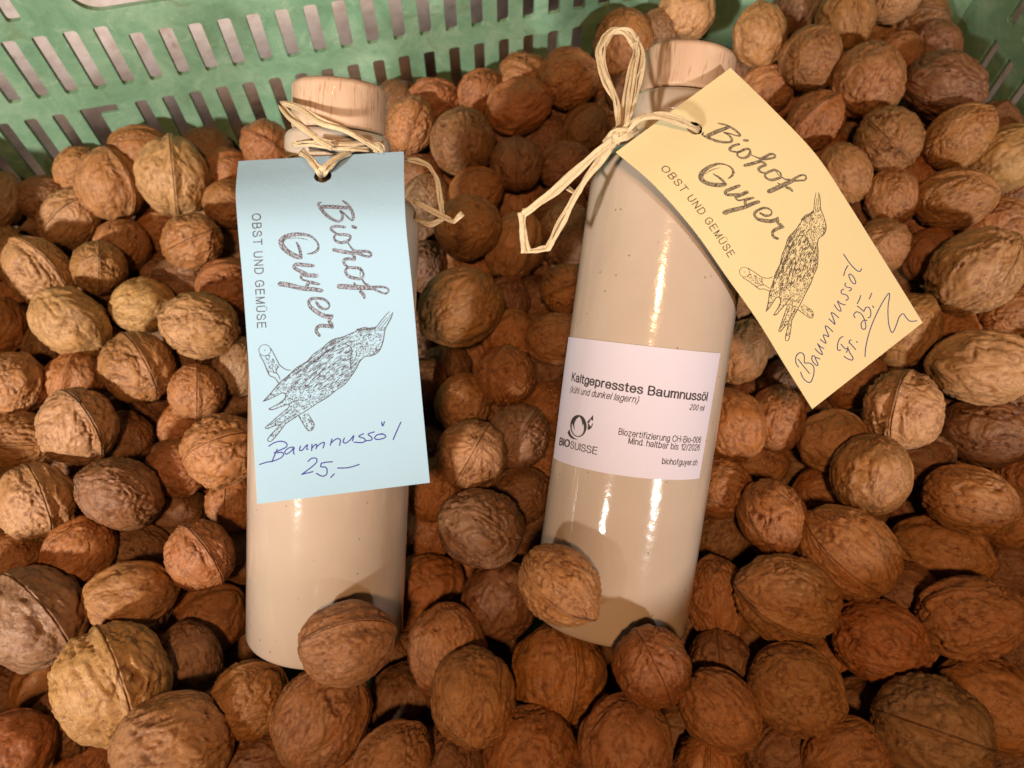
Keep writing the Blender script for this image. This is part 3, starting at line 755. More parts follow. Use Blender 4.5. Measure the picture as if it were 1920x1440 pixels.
(0.1269,0.0788,0.2026,0.722,-0.485,-0.494,-0.008,16.2,16.5,19.8,19,0.51,0.22,0.07,"tan walnut, above right bottle's base, two nuts right of right bottle"),
(0.0873,0.0941,0.1716,0.422,-0.571,0.072,-0.701,12.4,12.6,13.1,14,0.25,0.11,0.03,"dark brown walnut, above right bottle's base, beside right bottle"),
(0.1772,0.0993,0.2028,0.095,-0.427,0.336,-0.834,13.2,13.4,16.8,20,0.50,0.22,0.07,'tan walnut, just below white label, three nuts right of right bottle'),
(0.1973,0.0964,0.1902,0.493,-0.455,-0.170,-0.722,12.6,12.8,12.6,2,0.47,0.19,0.05,'half-hidden orange-brown walnut, just below white label, touching right edge'),
(0.2172,0.1169,0.1770,0.736,-0.512,-0.227,-0.379,12.8,13.0,12.3,16,0.47,0.18,0.05,"buried orange-brown walnut, level with white label's bottom, touching right edge"),
(0.1734,0.0852,0.1803,0.203,-0.371,0.331,-0.844,14.7,14.9,18.7,4,0.50,0.22,0.07,"tan walnut, above right bottle's base, three nuts right of right bottle"),
(0.2035,0.0804,0.1749,0.295,-0.447,0.204,-0.819,12.0,12.2,14.0,3,0.26,0.10,0.03,"half-hidden dark brown walnut, above right bottle's base, touching right edge"),
(0.0792,0.0650,0.1873,0.632,-0.487,-0.418,-0.434,12.2,12.3,15.7,8,0.44,0.17,0.05,"half-hidden orange-brown walnut, level with right bottle's base, beside right bottle"),
(0.1010,0.0617,0.2029,0.775,-0.228,-0.568,0.158,16.0,16.2,19.6,5,0.49,0.23,0.08,"tan walnut, level with right bottle's base, one nut right of right bottle"),
(0.1331,0.0471,0.1989,0.001,0.487,-0.266,0.832,14.3,14.5,16.7,21,0.44,0.15,0.04,'orange-brown walnut, two nuts right of right bottle'),
(0.1643,0.0545,0.2050,0.884,-0.032,0.466,-0.039,14.6,14.8,18.0,16,0.49,0.21,0.08,"large tan walnut, level with right bottle's base, touching right edge"),
(0.0980,0.0302,0.2048,0.042,0.488,-0.248,0.836,14.9,15.2,16.5,15,0.42,0.19,0.06,'tan walnut, second row from bottom edge, between right bottle and right edge'),
(0.1915,0.0479,0.1784,0.446,-0.498,-0.189,-0.720,12.5,12.7,13.0,10,0.24,0.10,0.03,'buried dark brown walnut, touching right edge'),
(0.1685,0.0261,0.1980,0.042,0.469,-0.308,0.827,15.5,15.8,19.1,14,0.48,0.21,0.07,'half-hidden tan walnut, second row from bottom edge, in right corner'),
(0.1384,0.0173,0.2125,0.579,-0.077,0.281,-0.761,16.9,17.1,19.3,7,0.35,0.19,0.08,'huge greyish brown walnut, second row from bottom edge, in right corner'),
(0.1311,0.0264,0.1822,0.290,-0.545,0.097,-0.781,11.7,11.9,14.6,4,0.24,0.10,0.03,'half-hidden dark brown walnut, second row from bottom edge, between right bottle and right edge'),
(0.1123,0.0086,0.2035,0.249,-0.573,-0.036,-0.780,13.2,13.4,14.6,1,0.43,0.18,0.06,'half-hidden tan walnut, at bottom edge, between right bottle and right edge'),
(0.0941,0.0108,0.1882,0.326,-0.600,0.013,-0.730,12.3,12.5,13.4,7,0.27,0.11,0.04,'half-hidden dark brown walnut, at bottom edge, right of right bottle'),
(0.1769,0.0061,0.1835,0.257,-0.499,0.089,-0.823,11.8,11.9,14.6,10,0.24,0.10,0.03,'buried dark brown walnut, at bottom edge, in right corner'),
(0.0170,0.0366,0.1946,0.772,-0.618,0.116,0.091,17.1,17.4,18.2,12,0.46,0.18,0.04,'left orange-brown walnut, just below bottle bases, below right bottle'),
(0.0455,0.0349,0.2257,0.942,-0.258,-0.105,0.189,12.3,12.5,14.2,10,0.39,0.14,0.04,'right orange-brown walnut, just below bottle bases, below right bottle'),
(0.0712,0.0236,0.2050,0.229,0.563,-0.373,0.701,12.2,12.4,14.5,17,0.48,0.20,0.07,'smooth egg-shaped tan walnut, second row from bottom edge, right of right bottle'),
(0.0775,0.0400,0.1866,0.848,-0.517,-0.095,-0.074,12.2,12.4,13.5,7,0.27,0.11,0.04,'dark brown walnut, just below bottle bases, right of right bottle'),
(0.0376,0.0126,0.2084,0.586,-0.578,-0.295,-0.485,15.6,15.8,16.4,14,0.43,0.18,0.07,'large tan walnut, at bottom edge, below right bottle'),
(0.0063,0.0096,0.2011,0.479,-0.622,-0.224,-0.577,15.5,15.7,16.4,19,0.44,0.17,0.05,'half-hidden orange-brown walnut, at bottom edge, below gap between bottles'),
(0.0691,0.0058,0.1908,0.951,-0.284,-0.088,-0.083,11.9,12.1,14.3,0,0.45,0.17,0.04,'half-hidden orange-brown walnut, at bottom edge, right of right bottle'),
(0.1012,0.1722,0.1887,0.638,-0.449,-0.173,-0.601,12.1,12.3,14.8,12,0.47,0.21,0.07,"tan walnut, level with white label's top, beside right bottle"),
(0.1165,0.1850,0.1769,0.608,-0.458,-0.101,-0.641,12.4,12.6,13.1,7,0.23,0.10,0.04,"buried dark brown walnut, level with white label's top, beside right bottle"),
(0.1245,0.1627,0.1759,0.587,-0.469,-0.116,-0.650,12.6,12.8,12.7,3,0.27,0.11,0.04,"half-hidden dark brown walnut, level with yellow tag's tip, one nut right of right bottle"),
(0.0496,0.2849,0.1746,0.608,-0.568,-0.388,0.396,14.5,14.7,15.7,19,0.27,0.11,0.04,"half-hidden dark brown walnut, level with yellow bird's beak, under yellow tag"),
(0.1539,0.0667,0.1821,0.611,-0.098,-0.700,-0.356,13.3,13.5,14.3,3,0.28,0.11,0.04,"buried dark brown walnut, level with right bottle's base, three nuts right of right bottle"),
(0.1763,0.1127,0.1613,0.835,-0.435,-0.176,0.287,13.9,14.2,15.0,6,0.26,0.10,0.04,'buried dark brown walnut, just below white label, three nuts right of right bottle'),
(-0.1527,0.2602,0.1498,0.961,-0.085,-0.262,-0.039,14.3,14.5,15.5,2,0.26,0.11,0.04,"buried dark brown walnut, level with blue tag's G, touching blue tag"),
(0.2218,0.3725,0.1993,0.630,0.022,0.319,-0.708,14.7,14.9,15.9,7,0.26,0.11,0.03,'half-hidden dark brown walnut, at top edge, two nuts right of yellow tag'),
(0.0032,0.2831,0.1568,0.708,-0.291,0.166,0.622,14.5,14.7,15.6,15,0.41,0.16,0.05,"buried orange-brown walnut, level with blue tag's B, midway between bottles"),
(0.1636,0.0434,0.1761,0.935,-0.161,0.059,-0.311,13.5,13.7,14.6,2,0.46,0.18,0.04,'buried orange-brown walnut, just below bottle bases, in right corner'),
(-0.1187,0.0549,0.1345,0.727,-0.453,-0.395,-0.333,14.0,14.3,15.2,8,0.25,0.11,0.03,"buried dark brown walnut, level with left bottle's base, touching left bottle"),
(-0.1337,0.1635,0.1465,0.850,0.019,-0.480,-0.214,14.2,14.4,15.4,14,0.25,0.11,0.04,"buried dark brown walnut, level with blue bird's tail, touching blue tag"),
(0.0958,0.0500,0.1714,0.537,-0.559,-0.619,-0.132,15.1,15.3,16.3,21,0.25,0.11,0.03,'buried dark brown walnut, one nut right of right bottle'),
(-0.0039,0.0506,0.1632,0.703,-0.630,-0.258,-0.205,13.1,13.3,14.1,1,0.24,0.10,0.04,"buried dark brown walnut, level with left bottle's base, left of right bottle"),
(0.0626,0.0183,0.1718,0.948,-0.246,0.196,-0.046,13.0,13.2,14.1,2,0.25,0.11,0.03,'right buried dark brown walnut, second row from bottom edge, below right bottle'),
(0.1302,0.1302,0.1553,0.612,-0.536,-0.531,-0.236,12.9,13.1,13.9,0,0.24,0.10,0.03,"buried dark brown walnut, level with white label's bottom, one nut right of right bottle"),
(0.1228,0.0497,0.1654,0.567,-0.799,-0.127,-0.159,14.8,15.0,15.9,18,0.43,0.16,0.04,'upper buried orange-brown walnut, just below bottle bases, between right bottle and right edge'),
(0.0073,0.0996,0.1530,0.470,-0.654,0.145,-0.575,14.1,14.3,15.2,8,0.26,0.11,0.04,'buried dark brown walnut, just below blue tag, left of right bottle'),
(0.2178,0.3198,0.1846,0.799,-0.091,0.594,-0.027,12.9,13.1,14.0,18,0.28,0.11,0.04,"buried dark brown walnut, level with yellow tag's hole, two nuts right of yellow tag"),
(-0.1942,0.1698,0.1443,0.488,-0.057,-0.166,0.855,14.7,14.9,15.8,3,0.27,0.11,0.04,"left buried dark brown walnut, level with blue bird's tail, one nut left of left bottle"),
(-0.2046,0.1292,0.1532,0.703,-0.004,0.708,0.065,13.9,14.2,15.0,20,0.47,0.18,0.05,"buried orange-brown walnut, level with blue tag's price, two nuts left of left bottle"),
(0.1828,0.3162,0.1743,0.525,-0.258,-0.500,-0.639,14.4,14.6,15.5,7,0.26,0.11,0.04,"buried dark brown walnut, level with yellow tag's hole, beside yellow tag"),
(0.1975,0.2286,0.1610,0.973,-0.155,0.127,-0.114,14.9,15.2,16.1,4,0.28,0.12,0.04,"buried dark brown walnut, level with yellow bird's tail, beside yellow tag"),
(-0.1530,0.0601,0.1511,0.790,-0.518,-0.023,0.328,14.4,14.6,15.5,14,0.39,0.15,0.04,"buried orange-brown walnut, level with left bottle's base, one nut left of left bottle"),
(0.2037,0.2518,0.1787,0.582,-0.272,-0.512,0.569,13.3,13.5,14.3,8,0.39,0.14,0.04,"buried orange-brown walnut, level with yellow bird's body, beside yellow tag"),
(0.0739,0.0572,0.1565,0.604,-0.143,-0.024,-0.784,14.2,14.4,15.3,1,0.26,0.11,0.04,"buried dark brown walnut, level with right bottle's base, beside right bottle"),
(-0.1659,0.2300,0.1596,0.740,-0.108,-0.382,0.543,14.5,14.7,15.7,4,0.24,0.10,0.04,"buried dark brown walnut, level with blue bird's beak, one nut left of left bottle"),
(0.1966,0.1814,0.1595,0.628,-0.087,0.325,-0.701,15.0,15.3,16.2,10,0.25,0.11,0.04,"buried dark brown walnut, level with white label's top, beside yellow tag"),
(-0.0167,0.1946,0.1448,0.948,-0.185,-0.163,-0.200,13.8,14.0,14.8,12,0.40,0.14,0.04,"buried orange-brown walnut, level with blue bird's wings, midway between bottles"),
(0.0141,0.1303,0.1612,0.757,-0.461,-0.301,0.352,14.6,14.8,15.8,15,0.41,0.15,0.04,"buried orange-brown walnut, level with blue tag's price, left of right bottle"),
(0.1032,0.0910,0.1534,0.553,-0.430,-0.209,0.682,13.4,13.7,14.5,3,0.44,0.17,0.04,"buried orange-brown walnut, above right bottle's base, beside right bottle"),
(-0.2095,0.2194,0.1561,0.950,-0.023,0.109,-0.292,13.5,13.7,14.6,4,0.24,0.10,0.03,"buried dark brown walnut, level with blue bird's beak, two nuts left of left bottle"),
(-0.1579,0.1821,0.1621,0.902,-0.064,0.095,-0.416,13.4,13.6,14.5,8,0.24,0.09,0.03,"buried dark brown walnut, level with blue bird's wings, one nut left of left bottle"),
(-0.2073,0.2851,0.1504,0.894,-0.391,0.221,-0.003,14.7,14.9,15.8,16,0.41,0.16,0.04,"buried orange-brown walnut, level with blue tag's B, one nut left of left bottle"),
(0.0547,0.3596,0.1636,0.704,-0.128,-0.564,0.412,13.0,13.2,14.1,16,0.41,0.15,0.04,"buried orange-brown walnut, level with yellow tag's top, under yellow tag"),
(0.1416,0.1571,0.1586,0.961,-0.215,-0.114,0.128,14.6,14.8,15.8,20,0.26,0.11,0.04,"buried dark brown walnut, level with yellow tag's tip, one nut right of right bottle"),
(0.1995,0.1570,0.1712,0.767,0.017,-0.087,-0.636,13.1,13.3,14.1,9,0.28,0.12,0.04,"buried dark brown walnut, level with yellow tag's tip, one nut right of yellow tag"),
(-0.2662,0.2360,0.1386,0.687,-0.074,0.074,0.719,13.8,14.0,14.8,3,0.46,0.17,0.05,"buried orange-brown walnut, level with blue bird's beak, touching left edge"),
(0.1063,0.2068,0.1741,0.583,-0.247,-0.754,-0.175,13.8,14.0,14.9,1,0.43,0.17,0.05,"buried orange-brown walnut, level with yellow tag's signature, under yellow tag"),
(-0.1711,0.1691,0.1528,0.953,-0.163,-0.140,0.215,13.7,13.9,14.8,21,0.25,0.10,0.04,"right buried dark brown walnut, level with blue bird's tail, one nut left of left bottle"),
(-0.1238,0.0796,0.1341,0.861,-0.048,-0.186,0.470,13.3,13.5,14.3,21,0.26,0.11,0.04,"buried dark brown walnut, above left bottle's base, touching left bottle"),
(0.2489,0.2635,0.1864,0.989,0.048,0.143,0.007,13.1,13.3,14.2,8,0.27,0.11,0.04,"buried dark brown walnut, level with yellow bird's beak, touching right edge"),
(-0.0455,0.2005,0.1523,0.628,-0.047,0.719,0.293,14.7,14.9,15.8,7,0.26,0.10,0.04,"buried dark brown walnut, level with blue bird's head, right of blue tag"),
(-0.0463,0.0487,0.1558,0.861,-0.346,-0.097,0.359,12.8,13.0,13.8,16,0.24,0.10,0.03,'buried dark brown walnut, just below bottle bases, below left bottle'),
(0.1157,0.1723,0.1567,0.716,-0.159,-0.212,-0.645,13.0,13.2,14.0,14,0.27,0.10,0.04,"buried dark brown walnut, level with yellow tag's tip, beside right bottle"),
(-0.1530,0.0816,0.1366,0.623,-0.095,0.047,0.775,13.3,13.5,14.3,15,0.43,0.15,0.05,"buried orange-brown walnut, above left bottle's base, one nut left of left bottle"),
(0.2235,0.1513,0.1788,0.622,-0.409,-0.665,-0.049,14.6,14.8,15.7,9,0.25,0.10,0.03,"buried dark brown walnut, level with yellow tag's tip, touching right edge"),
(0.1280,0.3540,0.1824,0.772,-0.508,-0.045,-0.379,13.0,13.2,14.1,11,0.25,0.10,0.04,"buried dark brown walnut, level with yellow tag's top, right of right stopper"),
(0.1531,0.3380,0.1729,0.895,0.081,0.420,-0.129,13.9,14.1,15.0,13,0.44,0.16,0.05,"buried orange-brown walnut, level with yellow tag's top, beside yellow tag"),
(-0.2252,0.1668,0.1541,0.729,-0.605,-0.061,0.312,13.2,13.4,14.2,11,0.24,0.10,0.03,"buried dark brown walnut, level with blue bird's tail, three nuts left of left bottle"),
(0.0259,0.3343,0.1725,0.662,-0.190,-0.248,0.681,14.2,14.4,15.3,5,0.27,0.11,0.04,'buried dark brown walnut, level with left stopper, left of right bottle'),
(0.0466,0.2867,0.1496,0.524,-0.477,-0.099,0.699,13.1,13.3,14.1,14,0.27,0.10,0.04,"buried dark brown walnut, level with yellow bird's beak, under yellow tag"),
(-0.0218,0.0863,0.1420,0.945,-0.064,0.277,0.162,14.8,15.0,16.0,2,0.45,0.17,0.04,"buried orange-brown walnut, above left bottle's base, midway between bottles"),
(0.0123,0.2469,0.1470,0.613,-0.303,0.313,-0.659,15.0,15.2,16.1,10,0.28,0.11,0.04,"buried dark brown walnut, level with blue tag's G, left of right bottle"),
(-0.1366,0.2108,0.1467,0.299,-0.217,-0.208,0.906,14.7,14.9,15.9,7,0.26,0.11,0.04,"buried dark brown walnut, level with blue bird's head, touching blue tag"),
(-0.2104,0.2183,0.1298,0.550,-0.198,0.340,0.737,14.6,14.8,15.8,1,0.26,0.10,0.04,"left buried dark brown walnut, level with blue bird's head, one nut left of left bottle"),
(-0.0208,0.2414,0.1601,0.640,-0.103,-0.202,0.734,15.0,15.2,16.1,2,0.46,0.17,0.05,"buried orange-brown walnut, level with blue tag's G, midway between bottles"),
(-0.1769,0.0654,0.1634,0.603,-0.722,-0.136,0.311,15.1,15.4,16.3,9,0.28,0.11,0.04,"buried dark brown walnut, level with left bottle's base, two nuts left of left bottle"),
(0.1768,0.1107,0.1355,0.715,-0.360,-0.418,0.429,13.7,13.9,14.8,11,0.42,0.16,0.05,'buried orange-brown walnut, just below white label, two nuts right of right bottle'),
(0.1666,0.1584,0.1499,0.745,-0.619,-0.179,0.168,13.4,13.6,14.4,6,0.39,0.15,0.04,"buried orange-brown walnut, level with white label's logo, two nuts right of right bottle"),
(-0.0062,0.3149,0.1723,0.369,-0.308,0.378,-0.792,14.0,14.2,15.1,9,0.24,0.10,0.03,'buried dark brown walnut, level with left bottle collar, midway between bottles'),
(-0.2094,0.1220,0.1275,0.706,-0.325,0.065,0.626,14.5,14.7,15.7,1,0.25,0.10,0.03,"buried dark brown walnut, level with blue tag's bottom, two nuts left of left bottle"),
(-0.2305,0.1256,0.1586,0.588,-0.048,-0.222,0.776,13.0,13.2,14.0,6,0.25,0.11,0.04,"buried dark brown walnut, level with blue tag's price, touching left edge"),
(-0.0604,0.0075,0.1744,0.537,-0.461,-0.399,0.583,14.4,14.6,15.5,13,0.43,0.17,0.05,'buried orange-brown walnut, at bottom edge, below left bottle'),
(-0.2200,0.1022,0.1623,0.958,-0.214,0.126,-0.146,14.6,14.8,15.8,5,0.27,0.12,0.04,'buried dark brown walnut, just below blue tag, touching left edge'),
(0.2257,0.3531,0.1978,0.860,0.074,-0.339,-0.375,14.3,14.5,15.4,9,0.26,0.10,0.04,'half-hidden dark brown walnut, level with right stopper, three nuts right of yellow tag'),
(-0.2540,0.2102,0.1396,0.681,-0.567,0.244,0.394,14.3,14.6,15.5,14,0.44,0.17,0.04,"buried orange-brown walnut, level with blue bird's head, touching left edge"),
(-0.2297,0.2774,0.1391,0.765,0.099,0.341,0.537,13.7,13.9,14.8,12,0.25,0.11,0.04,"buried dark brown walnut, level with blue tag's B, two nuts left of left bottle"),
(0.2451,0.2236,0.1798,0.637,-0.277,-0.714,0.087,13.1,13.3,14.2,19,0.24,0.10,0.04,"buried dark brown walnut, level with yellow bird's tail, touching right edge"),
(0.2158,0.0695,0.1558,0.758,0.022,-0.643,-0.105,13.3,13.5,14.4,16,0.44,0.16,0.04,"buried orange-brown walnut, level with right bottle's base, touching right edge"),
(0.0063,0.3466,0.1826,0.472,-0.142,0.455,-0.741,14.7,14.9,15.8,21,0.41,0.16,0.04,'buried orange-brown walnut, level with left stopper, midway between bottles'),
(0.2030,0.1335,0.1568,0.865,0.055,0.021,-0.498,14.9,15.2,16.1,0,0.27,0.12,0.04,"buried dark brown walnut, level with white label's bottom, three nuts right of right bottle"),
(-0.0097,0.1577,0.1586,0.287,-0.725,0.043,-0.624,13.5,13.7,14.6,9,0.28,0.11,0.04,"buried dark brown walnut, level with blue bird's tail, midway between bottles"),
(-0.0378,0.3022,0.1550,0.493,-0.638,-0.012,0.591,14.8,15.0,16.0,9,0.40,0.15,0.04,"right buried orange-brown walnut, level with blue tag's hole, right of blue tag"),
(0.0242,0.0205,0.1712,0.658,-0.366,-0.550,0.362,14.4,14.6,15.5,0,0.26,0.10,0.04,'left buried dark brown walnut, second row from bottom edge, below right bottle'),
(-0.2495,0.2681,0.1247,0.813,-0.566,-0.106,-0.085,14.8,15.1,16.0,11,0.40,0.15,0.04,"buried orange-brown walnut, level with blue tag's G, two nuts left of left bottle"),
(-0.1689,0.2833,0.1521,0.962,-0.219,-0.163,-0.002,14.5,14.7,15.6,2,0.46,0.18,0.05,"buried orange-brown walnut, level with blue tag's B, touching blue tag"),
(0.1396,0.0696,0.1616,0.906,-0.404,-0.097,-0.082,13.2,13.4,14.2,13,0.43,0.16,0.04,"buried orange-brown walnut, level with right bottle's base, two nuts right of right bottle"),
(0.1765,0.3489,0.1719,0.849,0.176,-0.168,-0.468,13.9,14.1,15.0,14,0.28,0.11,0.04,"buried dark brown walnut, level with yellow tag's top, one nut right of yellow tag"),
(-0.1830,0.0097,0.1459,0.663,-0.091,0.442,0.598,14.3,14.5,15.4,2,0.25,0.10,0.04,'buried dark brown walnut, at bottom edge, in left corner'),
(0.0639,0.3342,0.1862,0.176,-0.309,-0.396,0.847,13.2,13.4,14.2,1,0.27,0.11,0.04,"half-hidden dark brown walnut, level with yellow tag's top, under yellow tag"),
(-0.2005,0.1873,0.1589,0.629,-0.115,0.017,0.768,15.0,15.2,16.2,11,0.42,0.15,0.04,"buried orange-brown walnut, level with blue bird's wings, two nuts left of left bottle"),
(0.2230,0.2000,0.1723,0.875,-0.296,-0.074,0.376,13.3,13.5,14.4,2,0.25,0.10,0.04,"right buried dark brown walnut, level with yellow tag's signature, beside yellow tag"),
(-0.1809,0.2056,0.1469,0.623,-0.427,0.036,-0.654,14.5,14.8,15.7,6,0.24,0.10,0.03,"right buried dark brown walnut, level with blue bird's head, one nut left of left bottle"),
(0.2256,0.2576,0.1660,0.904,0.141,0.033,-0.402,14.0,14.2,15.1,17,0.26,0.10,0.04,"buried dark brown walnut, level with yellow bird's body, one nut right of yellow tag"),
(0.1379,0.0391,0.1464,0.530,-0.762,-0.151,0.340,13.9,14.2,15.0,18,0.47,0.16,0.05,'lower buried orange-brown walnut, just below bottle bases, between right bottle and right edge'),
(-0.0630,0.3320,0.1763,0.690,-0.647,0.268,-0.183,14.7,14.9,15.9,9,0.26,0.11,0.04,'buried dark brown walnut, level with left stopper, tucked behind left bottle'),
(0.2183,0.3470,0.1739,0.559,-0.586,-0.465,0.356,13.8,14.0,14.9,0,0.41,0.16,0.04,"buried orange-brown walnut, level with yellow tag's top, two nuts right of yellow tag"),
(-0.0327,0.0224,0.1547,0.559,-0.505,0.455,0.475,12.9,13.1,13.9,4,0.25,0.11,0.04,'buried dark brown walnut, second row from bottom edge, below gap between bottles'),
(-0.0483,0.3264,0.1508,0.927,0.188,0.231,0.229,13.1,13.3,14.1,9,0.43,0.17,0.04,'buried orange-brown walnut, level with left bottle collar, right of blue tag'),
(-0.0563,0.0220,0.1520,0.783,-0.427,0.422,0.164,12.9,13.1,13.9,7,0.47,0.18,0.05,'buried orange-brown walnut, second row from bottom edge, below left bottle'),
(0.1991,0.3063,0.1555,0.830,-0.263,0.298,0.391,14.6,14.8,15.8,4,0.27,0.11,0.04,"buried dark brown walnut, level with yellow tag's B, beside yellow tag"),
(-0.2089,0.2455,0.1338,0.761,-0.449,-0.450,0.127,14.0,14.2,15.1,15,0.40,0.15,0.04,"buried orange-brown walnut, level with blue bird's beak, one nut left of left bottle"),
(0.0144,0.3048,0.1456,0.747,-0.223,0.300,0.550,14.0,14.2,15.1,13,0.27,0.11,0.04,"buried dark brown walnut, level with blue tag's hole, left of right bottle"),
(-0.0652,0.3098,0.1676,0.892,-0.076,0.060,-0.441,14.6,14.8,15.7,10,0.27,0.11,0.04,'buried dark brown walnut, level with left bottle collar, tucked behind left bottle'),
(-0.2183,0.0486,0.1422,0.623,-0.758,-0.052,0.186,13.4,13.7,14.5,13,0.24,0.09,0.03,'buried dark brown walnut, just below bottle bases, at left edge'),
(-0.1228,0.0315,0.1557,0.888,-0.398,0.228,0.022,12.9,13.1,13.9,6,0.26,0.11,0.04,'buried dark brown walnut, second row from bottom edge, left of left bottle'),
(0.1190,0.0854,0.1756,0.776,0.102,0.619,0.073,14.8,15.0,15.9,15,0.42,0.16,0.04,"buried orange-brown walnut, above right bottle's base, one nut right of right bottle"),
(0.0036,0.0289,0.1554,0.600,-0.563,-0.450,-0.348,13.4,13.6,14.4,7,0.45,0.16,0.05,'buried orange-brown walnut, second row from bottom edge, below gap between bottles'),
(0.1464,0.3712,0.1738,0.871,0.017,-0.403,0.280,14.4,14.6,15.6,14,0.25,0.11,0.04,'buried dark brown walnut, level with right stopper, right of right stopper'),
(0.2211,0.2872,0.1787,0.342,0.013,0.191,-0.920,14.9,15.1,16.0,10,0.23,0.10,0.04,"buried dark brown walnut, level with yellow tag's B, one nut right of yellow tag"),
(0.1749,0.3919,0.1918,0.791,0.100,0.443,-0.410,12.8,13.0,13.8,2,0.28,0.12,0.04,'buried dark brown walnut, at top edge, one nut right of yellow tag'),
(-0.1862,0.1466,0.1234,0.893,-0.260,0.109,-0.352,15.1,15.4,16.3,6,0.39,0.15,0.04,"buried orange-brown walnut, level with blue tag's price, one nut left of left bottle"),
(-0.0373,0.1314,0.1683,0.818,-0.400,-0.406,-0.075,12.8,13.0,13.8,0,0.28,0.11,0.04,"buried dark brown walnut, level with blue tag's handwriting, right of blue tag"),
(0.2202,0.2211,0.1502,0.737,-0.631,0.138,0.199,13.8,14.0,14.9,15,0.25,0.10,0.04,"left buried dark brown walnut, level with yellow tag's signature, beside yellow tag"),
(0.2273,0.1334,0.1455,0.552,-0.700,-0.300,-0.340,13.4,13.6,14.4,21,0.29,0.11,0.04,"buried dark brown walnut, level with white label's bottom, touching right edge"),
(-0.1554,0.1955,0.1367,0.633,-0.340,0.159,-0.677,14.0,14.2,15.1,12,0.25,0.10,0.04,"buried dark brown walnut, level with blue bird's wings, touching blue tag"),
(0.2079,0.1542,0.1409,0.842,-0.186,-0.409,0.300,13.3,13.5,14.4,9,0.26,0.11,0.04,"buried dark brown walnut, level with white label's logo, three nuts right of right bottle"),
]
first = None
for (x, y, z, qw, qx, qy, qz, sx, sy, sz, pr, c0, c1, c2, label) in NUTS:
    if first is None:
        o = first = bpy.data.objects.new('walnut', protos[pr])
    else:
        o = first.copy()
        o.data = protos[pr]
    o.location = (x, y, z)
    o.rotation_mode = 'QUATERNION'
    o.rotation_quaternion = (qw, qx, qy, qz)
    o.scale = (sx / 1000, sy / 1000, sz / 1000)
    o.color = (c0, c1, c2, 1)
    tag(o, label, 'walnut', 'walnuts heaped in the crate')
    COL.objects.link(o)

